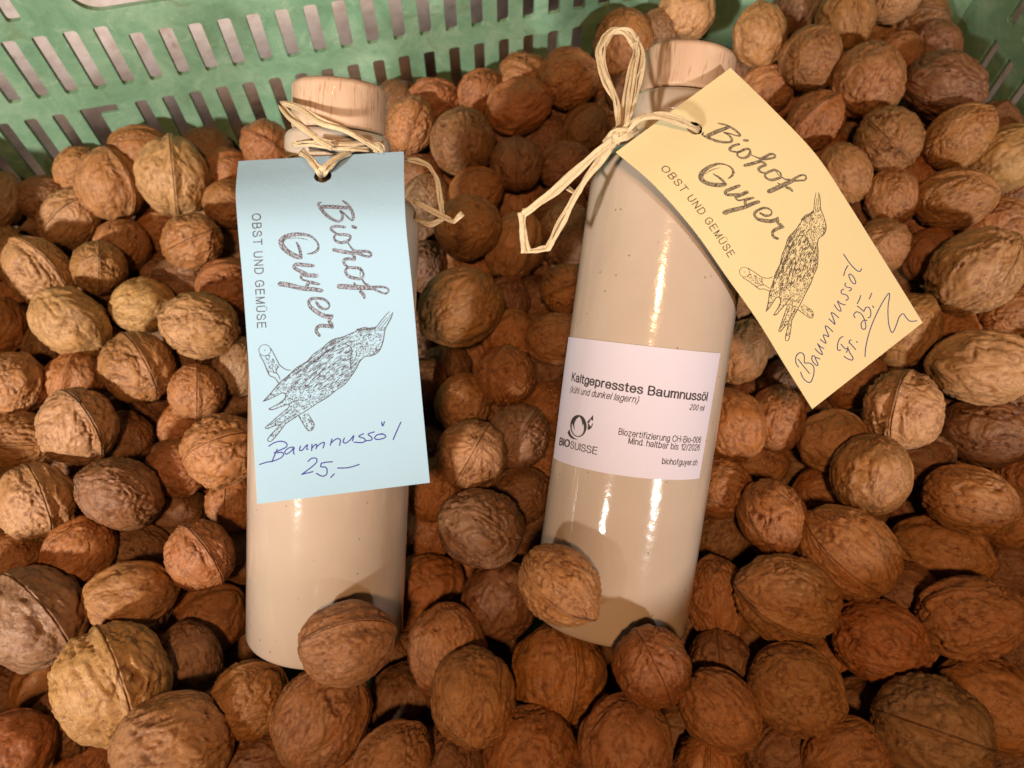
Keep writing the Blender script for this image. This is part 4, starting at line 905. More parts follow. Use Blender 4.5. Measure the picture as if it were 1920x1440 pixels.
# the rest of the heap: what lies below the nuts above and beyond the edges of the picture
PILE = [
(-0.2860,-0.1396,0.2076,15.6),(-0.2936,-0.1078,0.2037,14.4),(-0.2909,-0.0809,0.2027,15.4),(-0.3036,-0.0463,0.2069,16.6),(-0.3128,-0.0167,0.2064,14.8),
(-0.3248,0.0159,0.2016,14.8),(-0.3184,0.0427,0.2037,16.1),(-0.3376,0.0707,0.2025,14.2),(-0.3368,0.1050,0.2005,15.7),(-0.3481,0.1304,0.2067,14.6),
(-0.3476,0.1602,0.2062,16.2),(-0.3605,0.1894,0.2085,14.2),(-0.3606,0.2150,0.2038,14.4),(-0.3693,0.2422,0.2085,14.7),(-0.2496,-0.1314,0.2002,16.0),
(-0.2559,-0.0968,0.2091,14.5),(-0.2603,-0.0727,0.2096,15.7),(-0.2733,-0.0334,0.2074,16.2),(-0.2859,-0.0143,0.1990,14.5),(-0.2923,0.0221,0.1995,14.8),
(-0.2955,0.0520,0.2096,15.9),(-0.3054,0.0762,0.2065,14.1),(-0.3055,0.1044,0.2051,15.8),(-0.3132,0.1357,0.2047,14.5),(-0.3213,0.1589,0.2038,15.4),
(-0.3254,0.1926,0.1982,15.4),(-0.3413,0.2246,0.2027,15.0),(-0.3376,0.2514,0.2022,14.9),(-0.2202,-0.1293,0.2048,16.0),(-0.2215,-0.0999,0.2069,16.2),
(-0.2283,-0.0792,0.2038,14.9),(-0.2440,-0.0475,0.2018,15.7),(-0.2451,-0.0237,0.2033,15.0),(-0.2504,0.0057,0.2000,15.4),(-0.2635,0.0417,0.2020,14.5),
(-0.2619,0.0669,0.1998,14.7),(-0.2770,0.0938,0.2044,16.6),(-0.2875,0.1249,0.2060,16.4),(-0.2818,0.1532,0.2044,16.4),(-0.3032,0.1853,0.2001,16.1),
(-0.2980,0.2167,0.1981,14.1),(-0.3131,0.2484,0.2008,15.8),(-0.3184,0.2696,0.2064,14.8),(-0.1964,-0.1104,0.2039,16.1),(-0.1995,-0.0890,0.2033,16.4),
(-0.2085,-0.0487,0.1980,14.9),(-0.2118,-0.0227,0.2047,15.8),(-0.2174,0.0068,0.2046,15.5),(-0.2261,0.0304,0.2060,15.7),(-0.2320,0.0621,0.1983,15.4),
(-0.2386,0.0936,0.2057,15.0),(-0.2527,0.1222,0.1989,16.4),(-0.2535,0.1564,0.1996,14.3),(-0.2584,0.1780,0.2012,15.0),(-0.2679,0.2031,0.2038,15.8),
(-0.2736,0.2305,0.2077,15.2),(-0.2863,0.2662,0.2014,16.4),(-0.1660,-0.1207,0.2088,16.4),(-0.1735,-0.0915,0.2087,14.5),(-0.1770,-0.0602,0.2069,15.2),
(-0.1809,-0.0309,0.2022,15.8),(-0.1888,-0.0016,0.2041,14.9),(-0.2065,0.0460,0.2082,16.7),(-0.1329,-0.0923,0.2042,15.0),(-0.1434,-0.0659,0.2070,14.1),
(-0.1546,-0.0371,0.2039,15.8),(-0.1070,-0.1059,0.1986,14.6),(-0.1117,-0.0818,0.2068,15.6),(-0.1120,-0.0447,0.2015,14.9),(-0.1281,-0.0243,0.2053,16.0),
(-0.0822,-0.0931,0.2093,16.1),(-0.0849,-0.0609,0.2084,16.1),(-0.0890,-0.0262,0.2043,16.7),(-0.0462,-0.0935,0.2034,14.5),(-0.0566,-0.0697,0.2083,14.9),
(-0.0588,-0.0381,0.2069,15.9),(-0.0251,-0.0721,0.2089,15.9),(-0.0293,-0.0409,0.1994,15.3),(0.0153,-0.0837,0.2002,15.4),(0.0025,-0.0464,0.2024,14.5),
(0.0024,-0.0234,0.1988,16.7),(0.0425,-0.0512,0.2080,15.9),(0.0354,-0.0338,0.2086,15.3),(0.0695,-0.0727,0.2031,15.1),(0.0670,-0.0407,0.2040,14.8),
(0.0929,-0.0495,0.2032,14.5),(0.0873,-0.0182,0.2085,14.1),(0.1319,-0.0504,0.1989,14.2),(0.1264,-0.0251,0.2030,15.8),(0.1531,-0.0275,0.2075,16.2),
(0.1892,-0.0384,0.1999,15.4),(0.1845,-0.0092,0.2080,14.2),(0.2098,-0.0166,0.2086,15.3),(0.2047,0.0104,0.2031,14.8),(0.2552,-0.0260,0.2021,14.8),
(0.2402,0.0042,0.2086,14.5),(0.2403,0.0358,0.2098,14.9),(0.2193,0.0680,0.1999,16.0),(0.2252,0.0914,0.2018,15.5),(0.2718,0.0024,0.1985,15.8),
(0.2677,0.0267,0.1995,15.9),(0.2532,0.0536,0.1983,14.8),(0.2479,0.0872,0.2062,15.9),(0.2427,0.1188,0.2059,15.4),(0.2399,0.1521,0.2038,16.6),
(0.3120,-0.0125,0.2072,15.5),(0.2947,0.0173,0.2068,14.5),(0.2928,0.0505,0.2044,14.5),(0.2887,0.0805,0.2063,15.7),(0.2742,0.1107,0.2028,16.5),
(0.2708,0.1329,0.2036,15.0),(0.2701,0.1652,0.2087,14.0),(0.2520,0.1915,0.2069,15.6),(-0.2736,-0.1137,0.1716,14.0),(-0.2825,-0.0913,0.1797,14.0),
(-0.2862,-0.0574,0.1812,15.5),(-0.2934,-0.0356,0.1771,16.2),(-0.2942,0.0028,0.1732,14.2),(-0.3108,0.0246,0.1774,14.4),(-0.3102,0.0563,0.1805,15.4),
(-0.3150,0.0851,0.1778,16.4),(-0.3345,0.1210,0.1781,16.7),(-0.3364,0.1450,0.1792,15.6),(-0.3401,0.1804,0.1729,16.0),(-0.3497,0.2096,0.1824,15.2),
(-0.3579,0.2383,0.1823,16.1),(-0.2469,-0.1119,0.1736,16.0),(-0.2480,-0.0741,0.1793,14.6),(-0.2568,-0.0516,0.1774,16.6),(-0.2598,-0.0240,0.1743,15.6),
(-0.2747,0.0052,0.1818,16.5),(-0.2755,0.0371,0.1750,15.6),(-0.2843,0.0673,0.1824,16.1),(-0.2941,0.0889,0.1793,16.7),(-0.2971,0.1287,0.1743,14.6),
(-0.2990,0.1596,0.1764,16.2),(-0.3103,0.1864,0.1781,15.9),(-0.3121,0.2117,0.1798,16.6),(-0.3309,0.2355,0.1753,15.6),(-0.2130,-0.1229,0.1781,14.1),
(-0.2102,-0.0830,0.1720,16.2),(-0.2276,-0.0598,0.1736,14.4),(-0.2303,-0.0243,0.1720,14.5),(-0.2382,0.0057,0.1754,16.4),(-0.2428,0.0282,0.1802,14.5),
(-0.2487,0.0516,0.1773,16.7),(-0.2621,0.0802,0.1779,16.6),(-0.2654,0.1227,0.1748,16.7),(-0.2765,0.1481,0.1750,16.3),(-0.2844,0.1704,0.1821,16.1),
(-0.2855,0.2020,0.1823,14.5),(-0.2955,0.2259,0.1790,16.5),(-0.3057,0.2644,0.1802,14.5),(-0.1902,-0.0909,0.1726,14.4),(-0.1870,-0.0657,0.1804,15.7),
(-0.2021,-0.0392,0.1827,14.8),(-0.2094,-0.0038,0.1720,15.1),(-0.2234,0.0487,0.1792,16.2),(-0.1480,-0.0980,0.1812,16.5),(-0.1522,-0.0789,0.1747,14.5),
(-0.1624,-0.0436,0.1827,14.6),(-0.1747,-0.0232,0.1734,16.4),(-0.1238,-0.0757,0.1811,16.5),(-0.1276,-0.0460,0.1828,16.0),(-0.1434,-0.0232,0.1764,15.9),
(-0.0851,-0.0916,0.1725,16.4),(-0.0927,-0.0577,0.1797,14.0),(-0.1045,-0.0364,0.1726,14.1),(-0.0611,-0.0604,0.1797,16.4),(-0.0757,-0.0422,0.1751,15.6),
(-0.0853,-0.0161,0.1740,14.2),(-0.0373,-0.0733,0.1817,14.4),(-0.0475,-0.0437,0.1790,16.4),(-0.0533,-0.0151,0.1744,14.5),(-0.0041,-0.0498,0.1756,14.9),
(-0.0211,-0.0257,0.1808,16.3),(0.0232,-0.0550,0.1788,14.3),(0.0171,-0.0261,0.1713,14.0),(0.0476,-0.0373,0.1731,15.2),(0.0416,-0.0134,0.1801,14.6),
(0.0780,-0.0413,0.1712,16.6),(0.0826,-0.0233,0.1815,16.0),(0.1031,-0.0258,0.1713,14.8),(0.1434,-0.0254,0.1726,16.7),(0.0963,0.3097,0.1738,14.2),
(0.1933,-0.0158,0.1714,16.6),(0.1262,0.3065,0.1732,16.0),(0.1123,0.3307,0.1713,16.5),(0.2280,0.0051,0.1757,15.7),(0.2230,0.0379,0.1805,15.2),
(0.2531,-0.0017,0.1791,15.2),(0.2553,0.0208,0.1799,14.7),(0.2441,0.0561,0.1737,16.6),(0.2307,0.0871,0.1826,16.2),(0.1849,0.2888,0.1766,14.3),
(0.2841,0.0224,0.1724,14.1),(0.2731,0.0521,0.1766,15.5),(0.2664,0.0754,0.1802,15.5),(0.2571,0.1011,0.1758,14.3),(0.1986,0.3678,0.1715,15.0),
(-0.2753,-0.1370,0.1505,16.1),(-0.2881,-0.1018,0.1539,15.0),(-0.2949,-0.0826,0.1496,16.6),(-0.3096,-0.0429,0.1554,16.1),(-0.3151,-0.0145,0.1567,14.9),
(-0.3202,0.0053,0.1482,14.7),(-0.3283,0.0350,0.1494,16.0),(-0.3222,0.0644,0.1560,16.4),(-0.3310,0.1002,0.1496,14.6),(-0.3466,0.1238,0.1482,15.1),
(-0.3563,0.1505,0.1502,14.0),(-0.3547,0.1902,0.1480,16.1),(-0.3602,0.2208,0.1485,15.6),(-0.3709,0.2498,0.1498,14.7),(-0.2477,-0.1242,0.1514,15.5),
(-0.2513,-0.1033,0.1559,14.8),(-0.2659,-0.0701,0.1489,15.0),(-0.2716,-0.0425,0.1477,14.0),(-0.2826,-0.0113,0.1456,14.1),(-0.2805,0.0127,0.1461,14.9),
(-0.2924,0.0502,0.1516,15.1),(-0.3013,0.0699,0.1537,16.4),(-0.3009,0.1042,0.1504,14.7),(-0.3132,0.1386,0.1472,14.5),(-0.3171,0.1667,0.1471,14.9),
(-0.3311,0.1957,0.1549,16.2),(-0.3403,0.2153,0.1528,15.9),(-0.3492,0.2503,0.1548,16.1),(-0.2205,-0.1337,0.1535,14.6),(-0.2227,-0.1071,0.1570,14.7),
(-0.2309,-0.0710,0.1543,15.8),(-0.2339,-0.0526,0.1493,16.7),(-0.2468,-0.0205,0.1479,14.8),(-0.2618,0.0118,0.1453,16.0),(-0.2667,0.0334,0.1503,14.2),
(-0.2764,0.0739,0.1563,15.8),(-0.2716,0.0940,0.1455,14.6),(-0.2837,0.1308,0.1505,15.0),(-0.2945,0.1505,0.1501,14.7),(-0.2982,0.1869,0.1482,16.6),
(-0.3048,0.2213,0.1507,15.6),(-0.3038,0.2438,0.1535,16.1),(-0.1944,-0.1191,0.1486,14.8),(-0.1983,-0.0770,0.1451,15.7),(-0.2050,-0.0578,0.1548,15.1),
(-0.2192,-0.0336,0.1532,16.7),(-0.2226,0.0095,0.1476,14.5),(-0.1657,-0.1205,0.1529,15.5),(-0.1750,-0.0920,0.1462,14.1),(-0.1713,-0.0569,0.1560,14.2),
(-0.1838,-0.0385,0.1490,14.3),(-0.2126,0.0841,0.1467,14.1),(-0.1371,-0.1062,0.1531,15.0),(-0.1364,-0.0728,0.1539,16.0),(-0.1468,-0.0389,0.1483,16.6),
(-0.1586,-0.0156,0.1553,16.5),(-0.1807,0.1078,0.1505,15.1),(-0.1045,-0.1106,0.1566,16.2),(-0.1064,-0.0758,0.1551,16.4),(-0.1154,-0.0497,0.1483,15.4),
(-0.1268,-0.0248,0.1547,14.3),(-0.1533,0.1301,0.1537,14.8),(-0.0749,-0.0806,0.1546,14.6),(-0.0786,-0.0593,0.1482,14.6),(-0.0938,-0.0293,0.1533,14.4),
(-0.1025,0.0026,0.1502,16.7),(-0.0388,-0.0942,0.1454,15.8),(-0.0522,-0.0655,0.1462,14.5),(-0.0564,-0.0277,0.1456,15.6),(-0.0690,-0.0046,0.1476,16.5),
(-0.0776,0.0559,0.1488,14.0),(-0.0926,0.0772,0.1541,15.4),(-0.0926,0.1048,0.1488,15.4),(-0.0987,0.1442,0.1494,15.9),(-0.1116,0.2058,0.1536,15.9),
(-0.1227,0.2564,0.1480,16.2),(-0.1357,0.2852,0.1560,14.1),(-0.0263,-0.0676,0.1565,14.7),(-0.0207,-0.0416,0.1516,15.1),(-0.0268,-0.0142,0.1561,14.9),
(-0.0679,0.1062,0.1545,16.7),(-0.0701,0.1330,0.1483,14.2),(-0.0731,0.1652,0.1458,15.6),(-0.0782,0.1958,0.1487,14.0),(-0.0915,0.2145,0.1495,15.3),
(-0.0954,0.2445,0.1490,14.6),(-0.0994,0.2838,0.1563,15.1),(-0.1051,0.3046,0.1492,15.0),(0.0197,-0.0783,0.1535,14.5),(0.0089,-0.0465,0.1558,14.7),
(0.0048,-0.0144,0.1469,15.1),(-0.0646,0.2177,0.1501,16.4),(-0.0716,0.2680,0.1456,16.7),(-0.0843,0.3038,0.1459,15.6),(0.0406,-0.0567,0.1461,16.6),
(0.0337,-0.0215,0.1553,14.6),(0.0290,0.0025,0.1475,15.6),(-0.0046,0.1193,0.1508,16.2),(0.0698,-0.0659,0.1503,15.3),(0.0596,-0.0369,0.1482,15.5),
(0.0530,-0.0106,0.1463,16.1),(0.0564,0.0270,0.1497,15.2),(0.0465,0.0482,0.1453,16.3),(0.0361,0.0838,0.1505,14.7),(0.0100,0.2027,0.1465,15.8),
(-0.0154,0.3188,0.1462,15.8),(0.1001,-0.0388,0.1569,14.7),(0.0906,-0.0120,0.1545,16.4),(0.0824,0.0099,0.1479,16.1),(0.0619,0.0991,0.1518,14.3),
(0.0547,0.1338,0.1565,16.4),(0.0450,0.1589,0.1457,14.1),(0.0493,0.1873,0.1492,16.0),(0.0310,0.2171,0.1464,16.2),(0.0039,0.3378,0.1491,14.2),
(0.1373,-0.0503,0.1497,14.1),(0.1249,-0.0281,0.1478,14.5),(0.1154,0.0023,0.1472,14.0),(0.1099,0.0334,0.1550,16.1),(0.0824,0.1212,0.1453,15.8),
(0.0870,0.1488,0.1537,15.4),(0.0705,0.1779,0.1476,14.5),(0.0692,0.2058,0.1559,15.0),(0.0581,0.2438,0.1459,14.5),(0.0430,0.3324,0.1553,15.2),
(0.1494,-0.0305,0.1559,15.2),(0.1478,-0.0023,0.1548,14.9),(0.1179,0.1461,0.1476,15.4),(0.0959,0.2067,0.1488,15.8),(0.0927,0.2292,0.1539,16.5),
(0.0881,0.2665,0.1498,16.4),(0.0850,0.2945,0.1537,14.2),(0.0653,0.3216,0.1493,14.8),(0.0676,0.3440,0.1518,15.9),(0.1820,-0.0341,0.1555,16.4),
(0.1830,-0.0097,0.1548,15.0),(0.1808,0.0232,0.1452,14.0),(0.1738,0.0496,0.1473,14.1),(0.1570,0.0854,0.1451,16.2),(0.1512,0.1125,0.1551,16.5),
(0.1372,0.2013,0.1474,14.3),(0.1290,0.2271,0.1549,15.9),(0.1164,0.2550,0.1547,15.2),(0.1054,0.2815,0.1539,15.6),(0.1081,0.3175,0.1523,16.0),
(0.0950,0.3371,0.1464,15.1),(0.0901,0.3681,0.1546,14.6),(0.2086,-0.0172,0.1494,14.0),(0.2070,0.0133,0.1557,15.8),(0.1954,0.0486,0.1552,16.5),
(0.1928,0.0683,0.1553,16.2),(0.1899,0.0965,0.1500,14.3),(0.1638,0.1822,0.1549,15.1),(0.1522,0.2156,0.1534,16.1),(0.1563,0.2442,0.1452,16.5),
(0.1448,0.2728,0.1465,16.3),(0.1305,0.3088,0.1534,14.5),(0.1341,0.3418,0.1461,15.3),(0.1234,0.3629,0.1565,15.2),(0.2521,-0.0201,0.1564,15.2),
(0.2449,0.0014,0.1497,14.9),(0.2356,0.0299,0.1465,15.4),(0.2144,0.0960,0.1485,14.6),(0.1814,0.2700,0.1503,16.5),(0.1697,0.2955,0.1555,15.6),
(0.1651,0.3275,0.1506,16.3),(0.1487,0.3612,0.1523,16.0),(0.2654,0.0017,0.1545,16.6),(0.2615,0.0317,0.1542,15.7),(0.2634,0.0548,0.1504,15.5),
(0.2570,0.0908,0.1457,16.3),(0.2470,0.1208,0.1545,15.9),(0.2340,0.1814,0.1473,15.9),(0.2072,0.2663,0.1527,14.6),(0.1842,0.3416,0.1508,14.6),
(0.1810,0.3781,0.1550,15.4),(0.3088,-0.0038,0.1546,15.9),(0.2953,0.0163,0.1491,14.6),(0.2932,0.0469,0.1539,14.1),(0.2876,0.0759,0.1549,16.4),
(0.2797,0.1019,0.1458,16.0),(0.2669,0.1368,0.1548,16.2),(0.2696,0.1698,0.1493,15.4),(0.2563,0.1938,0.1570,16.4),(0.2462,0.2305,0.1568,15.3),
(0.2436,0.2539,0.1516,16.1),(0.2398,0.2780,0.1450,15.6),(0.2125,0.3704,0.1494,14.8),
]
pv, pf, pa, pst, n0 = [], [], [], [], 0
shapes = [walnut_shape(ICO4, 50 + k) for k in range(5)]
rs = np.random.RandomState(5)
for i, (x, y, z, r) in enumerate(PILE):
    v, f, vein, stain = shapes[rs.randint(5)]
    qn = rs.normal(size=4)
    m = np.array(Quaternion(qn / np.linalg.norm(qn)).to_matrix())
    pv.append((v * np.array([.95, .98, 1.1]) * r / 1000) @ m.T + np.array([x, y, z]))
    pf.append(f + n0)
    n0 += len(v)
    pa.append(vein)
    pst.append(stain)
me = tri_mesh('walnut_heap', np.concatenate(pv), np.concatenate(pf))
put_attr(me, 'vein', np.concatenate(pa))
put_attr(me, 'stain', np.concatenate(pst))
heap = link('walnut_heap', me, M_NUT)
heap.color = (.25, .112, .042, 1)  # dark end of the nut browns, picked to deepen the shade in the gaps
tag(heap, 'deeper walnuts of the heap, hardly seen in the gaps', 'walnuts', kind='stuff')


# ------------------------------------------------------------------ bottles
def lathe(name, prof, mat, parent, n=96, wob=None):
    vs, fs = [], []
    for (r, z) in prof:
        for i in range(n):
            a = 2 * math.pi * i / n
            rr = r + (wob(a, z) if wob else 0)
            vs.append((rr * math.cos(a), rr * math.sin(a), z))
    for j in range(len(prof) - 1):
        for i in range(n):
            a, b = j * n + i, j * n + (i + 1) % n
            fs.append((a, b, b + n, a + n))
    fs.append(tuple(range(n))[::-1])
    fs.append(tuple(range((len(prof) - 1) * n, len(prof) * n)))
    me = mesh(name, vs, fs)
    return me


def round_prof(pts, r=.002, n=4):
    """Rounds the corners of a profile polyline."""
    out = [pts[0]]
    for a, b, c in zip(pts, pts[1:], pts[2:]):
        a, b, c = Vector(a), Vector(b), Vector(c)
        q = min(r, (a - b).length * .45, (c - b).length * .45)
        p0, p1 = b + (a - b).normalized() * q, b + (c - b).normalized() * q
        for i in range(n + 1):
            t = i / n
            out.append(tuple(p0 * (1 - t) ** 2 + b * 2 * t * (1 - t) + p1 * t * t))
    out.append(pts[-1])
    return out


RB = .029
BOTTLES = [[[-0.07073, 0.05172, 0.18565], [0.0586, 0.81398, 0.57793], 0.20016, "glazed beige stoneware bottle with a beech stopper, behind the blue tag"], [[0.03624, 0.05677, 0.19044], [0.1304, 0.84062, 0.5257], 0.20821, "glazed beige stoneware bottle with a printed white label and beech stopper"]]
frames = []
for i, (base, axis, L, label) in enumerate(BOTTLES):
    base, axis = Vector(base), Vector(axis)
    # local frame: z up the bottle, y away from the viewer
    vdir = (base + axis * L * .5 - CAM).normalized()
    yv = (vdir - axis * vdir.dot(axis)).normalized()
    xv = yv.cross(axis)
    rot = Matrix((xv, yv, axis)).transposed()
    root = empty('oil_bottle', base, label, 'bottle')
    root.rotation_euler = rot.to_euler()
    bpy.context.view_layer.update()
    frames.append((base, xv, yv, axis, L))
    cl = L - .0158                            # where the stopper starts
    body = round_prof([(0.0001, .0015), (.021, .0015), (.0225, 0), (RB, .0002), (RB, cl - .0290), (RB * .93, cl - .0228), (.0205, cl - .0186),
                       (.0166, cl - .0172), (.0160, cl - .0098), (.0177, cl - .0084), (.0182, cl - .005), (.0178, cl - .0020), (.0166, cl - .0006),
                       (.0001, cl - .0004)], .006, 5)

    def part(name, me, mat, par=root):
        o = link(name, me, mat)
        o.parent = par
        return o
    part('body', lathe('body', body, M_GLAZE, None), M_GLAZE)
    # dark gap, then the beech stopper
    cap = round_prof([(.0001, cl), (.0150, cl), (.0158, cl + .0008), (.0159, L - .0015), (.0146, L), (.0001, L)], .0016, 4)
    part('stopper', lathe('stopper', cap, M_BEECH, None, 72), M_BEECH)
    rnd = random.Random(3 + i)
    ph = [rnd.uniform(0, 6.28) for _ in range(6)]

    def wob(a, z):
        w_ = max(0, (z - (L - .006)) / .006)
        return .00035 * math.sin(3 * a + ph[0]) + .0005 * w_ * math.sin(7 * a + ph[1] + 300 * z) + .0004 * w_ * math.sin(13 * a + ph[2] - 500 * z)
    low = cl + (.0035 if i == 0 else .001)
    film = round_prof([(.0164, low), (.0163, L - .003), (.0155, L + .0004), (.0120, L + .0016), (.006, L + .0012), (.0002, L + .0018)], .002, 4)
    film = [q for a_, b_ in zip(film, film[1:]) for q in (a_, ((a_[0] + b_[0]) / 2, (a_[1] + b_[1]) / 2))] + [film[-1]]
    me = lathe('shrink_film', film, M_FILM, None, 120, wob)
    bm = bmesh.new()
    bm.from_mesh(me)
    bm.faces.ensure_lookup_table()
    bmesh.ops.delete(bm, geom=[f_ for f_ in bm.faces if len(f_.verts) > 4], context='FACES')
    bm.to_mesh(me)
    bm.free()
    fo = part('shrink_film', me, M_FILM)


# ------------------------------------------------------------------ writing
def strip(pts, place, vs, fs, step=None):
    """A brush stroke: (x, y, width) points, smoothed, laid on a surface by place(x, y)."""
    P = [Vector((p[0], p[1])) for p in pts]
    Wd = [p[2] for p in pts]
    if len(P) > 2:
        q, ww = [], []
        for i in range(len(P) - 1):
            a, b, c, d = P[max(i - 1, 0)], P[i], P[i + 1], P[min(i + 2, len(P) - 1)]
            for k in range(4):
                t = k / 4
                q.append(.5 * ((2 * b) + (c - a) * t + (2 * a - 5 * b + 4 * c - d) * t * t + (3 * b - a - 3 * c + d) * t ** 3))
                ww.append(Wd[i] * (1 - t) + Wd[i + 1] * t)
        P, Wd = q + [P[-1]], ww + [Wd[-1]]
    n0 = len(vs)
    cnt = len(P)
    for i in range(cnt):
        d = (P[min(i + 1, cnt - 1)] - P[max(i - 1, 0)])
        d = d.normalized() if d.length > 1e-9 else Vector((1, 0))
        e = Vector((-d.y, d.x)) * Wd[i] / 2
        vs.append(place(P[i] + e))
        vs.append(place(P[i] - e))
    for i in range(cnt - 1):
        a = n0 + 2 * i
        fs.append((a, a + 1, a + 3, a + 2))
    # rounded ends
    for i, sgn in ((0, -1), (cnt - 1, 1)):
        d = P[min(i + 1, cnt - 1)] - P[max(i - 1, 0)]
        d = (d.normalized() if d.length > 1e-9 else Vector((1, 0))) * sgn
        e = Vector((-d.y, d.x))
        k0 = len(vs)
        for k in range(7):
            a = math.pi * k / 6
            vs.append(place(P[i] + (e * math.cos(a) + d * math.sin(a)) * Wd[i] / 2))
        fs.append(tuple(range(k0, k0 + 7)))
    return P, Wd


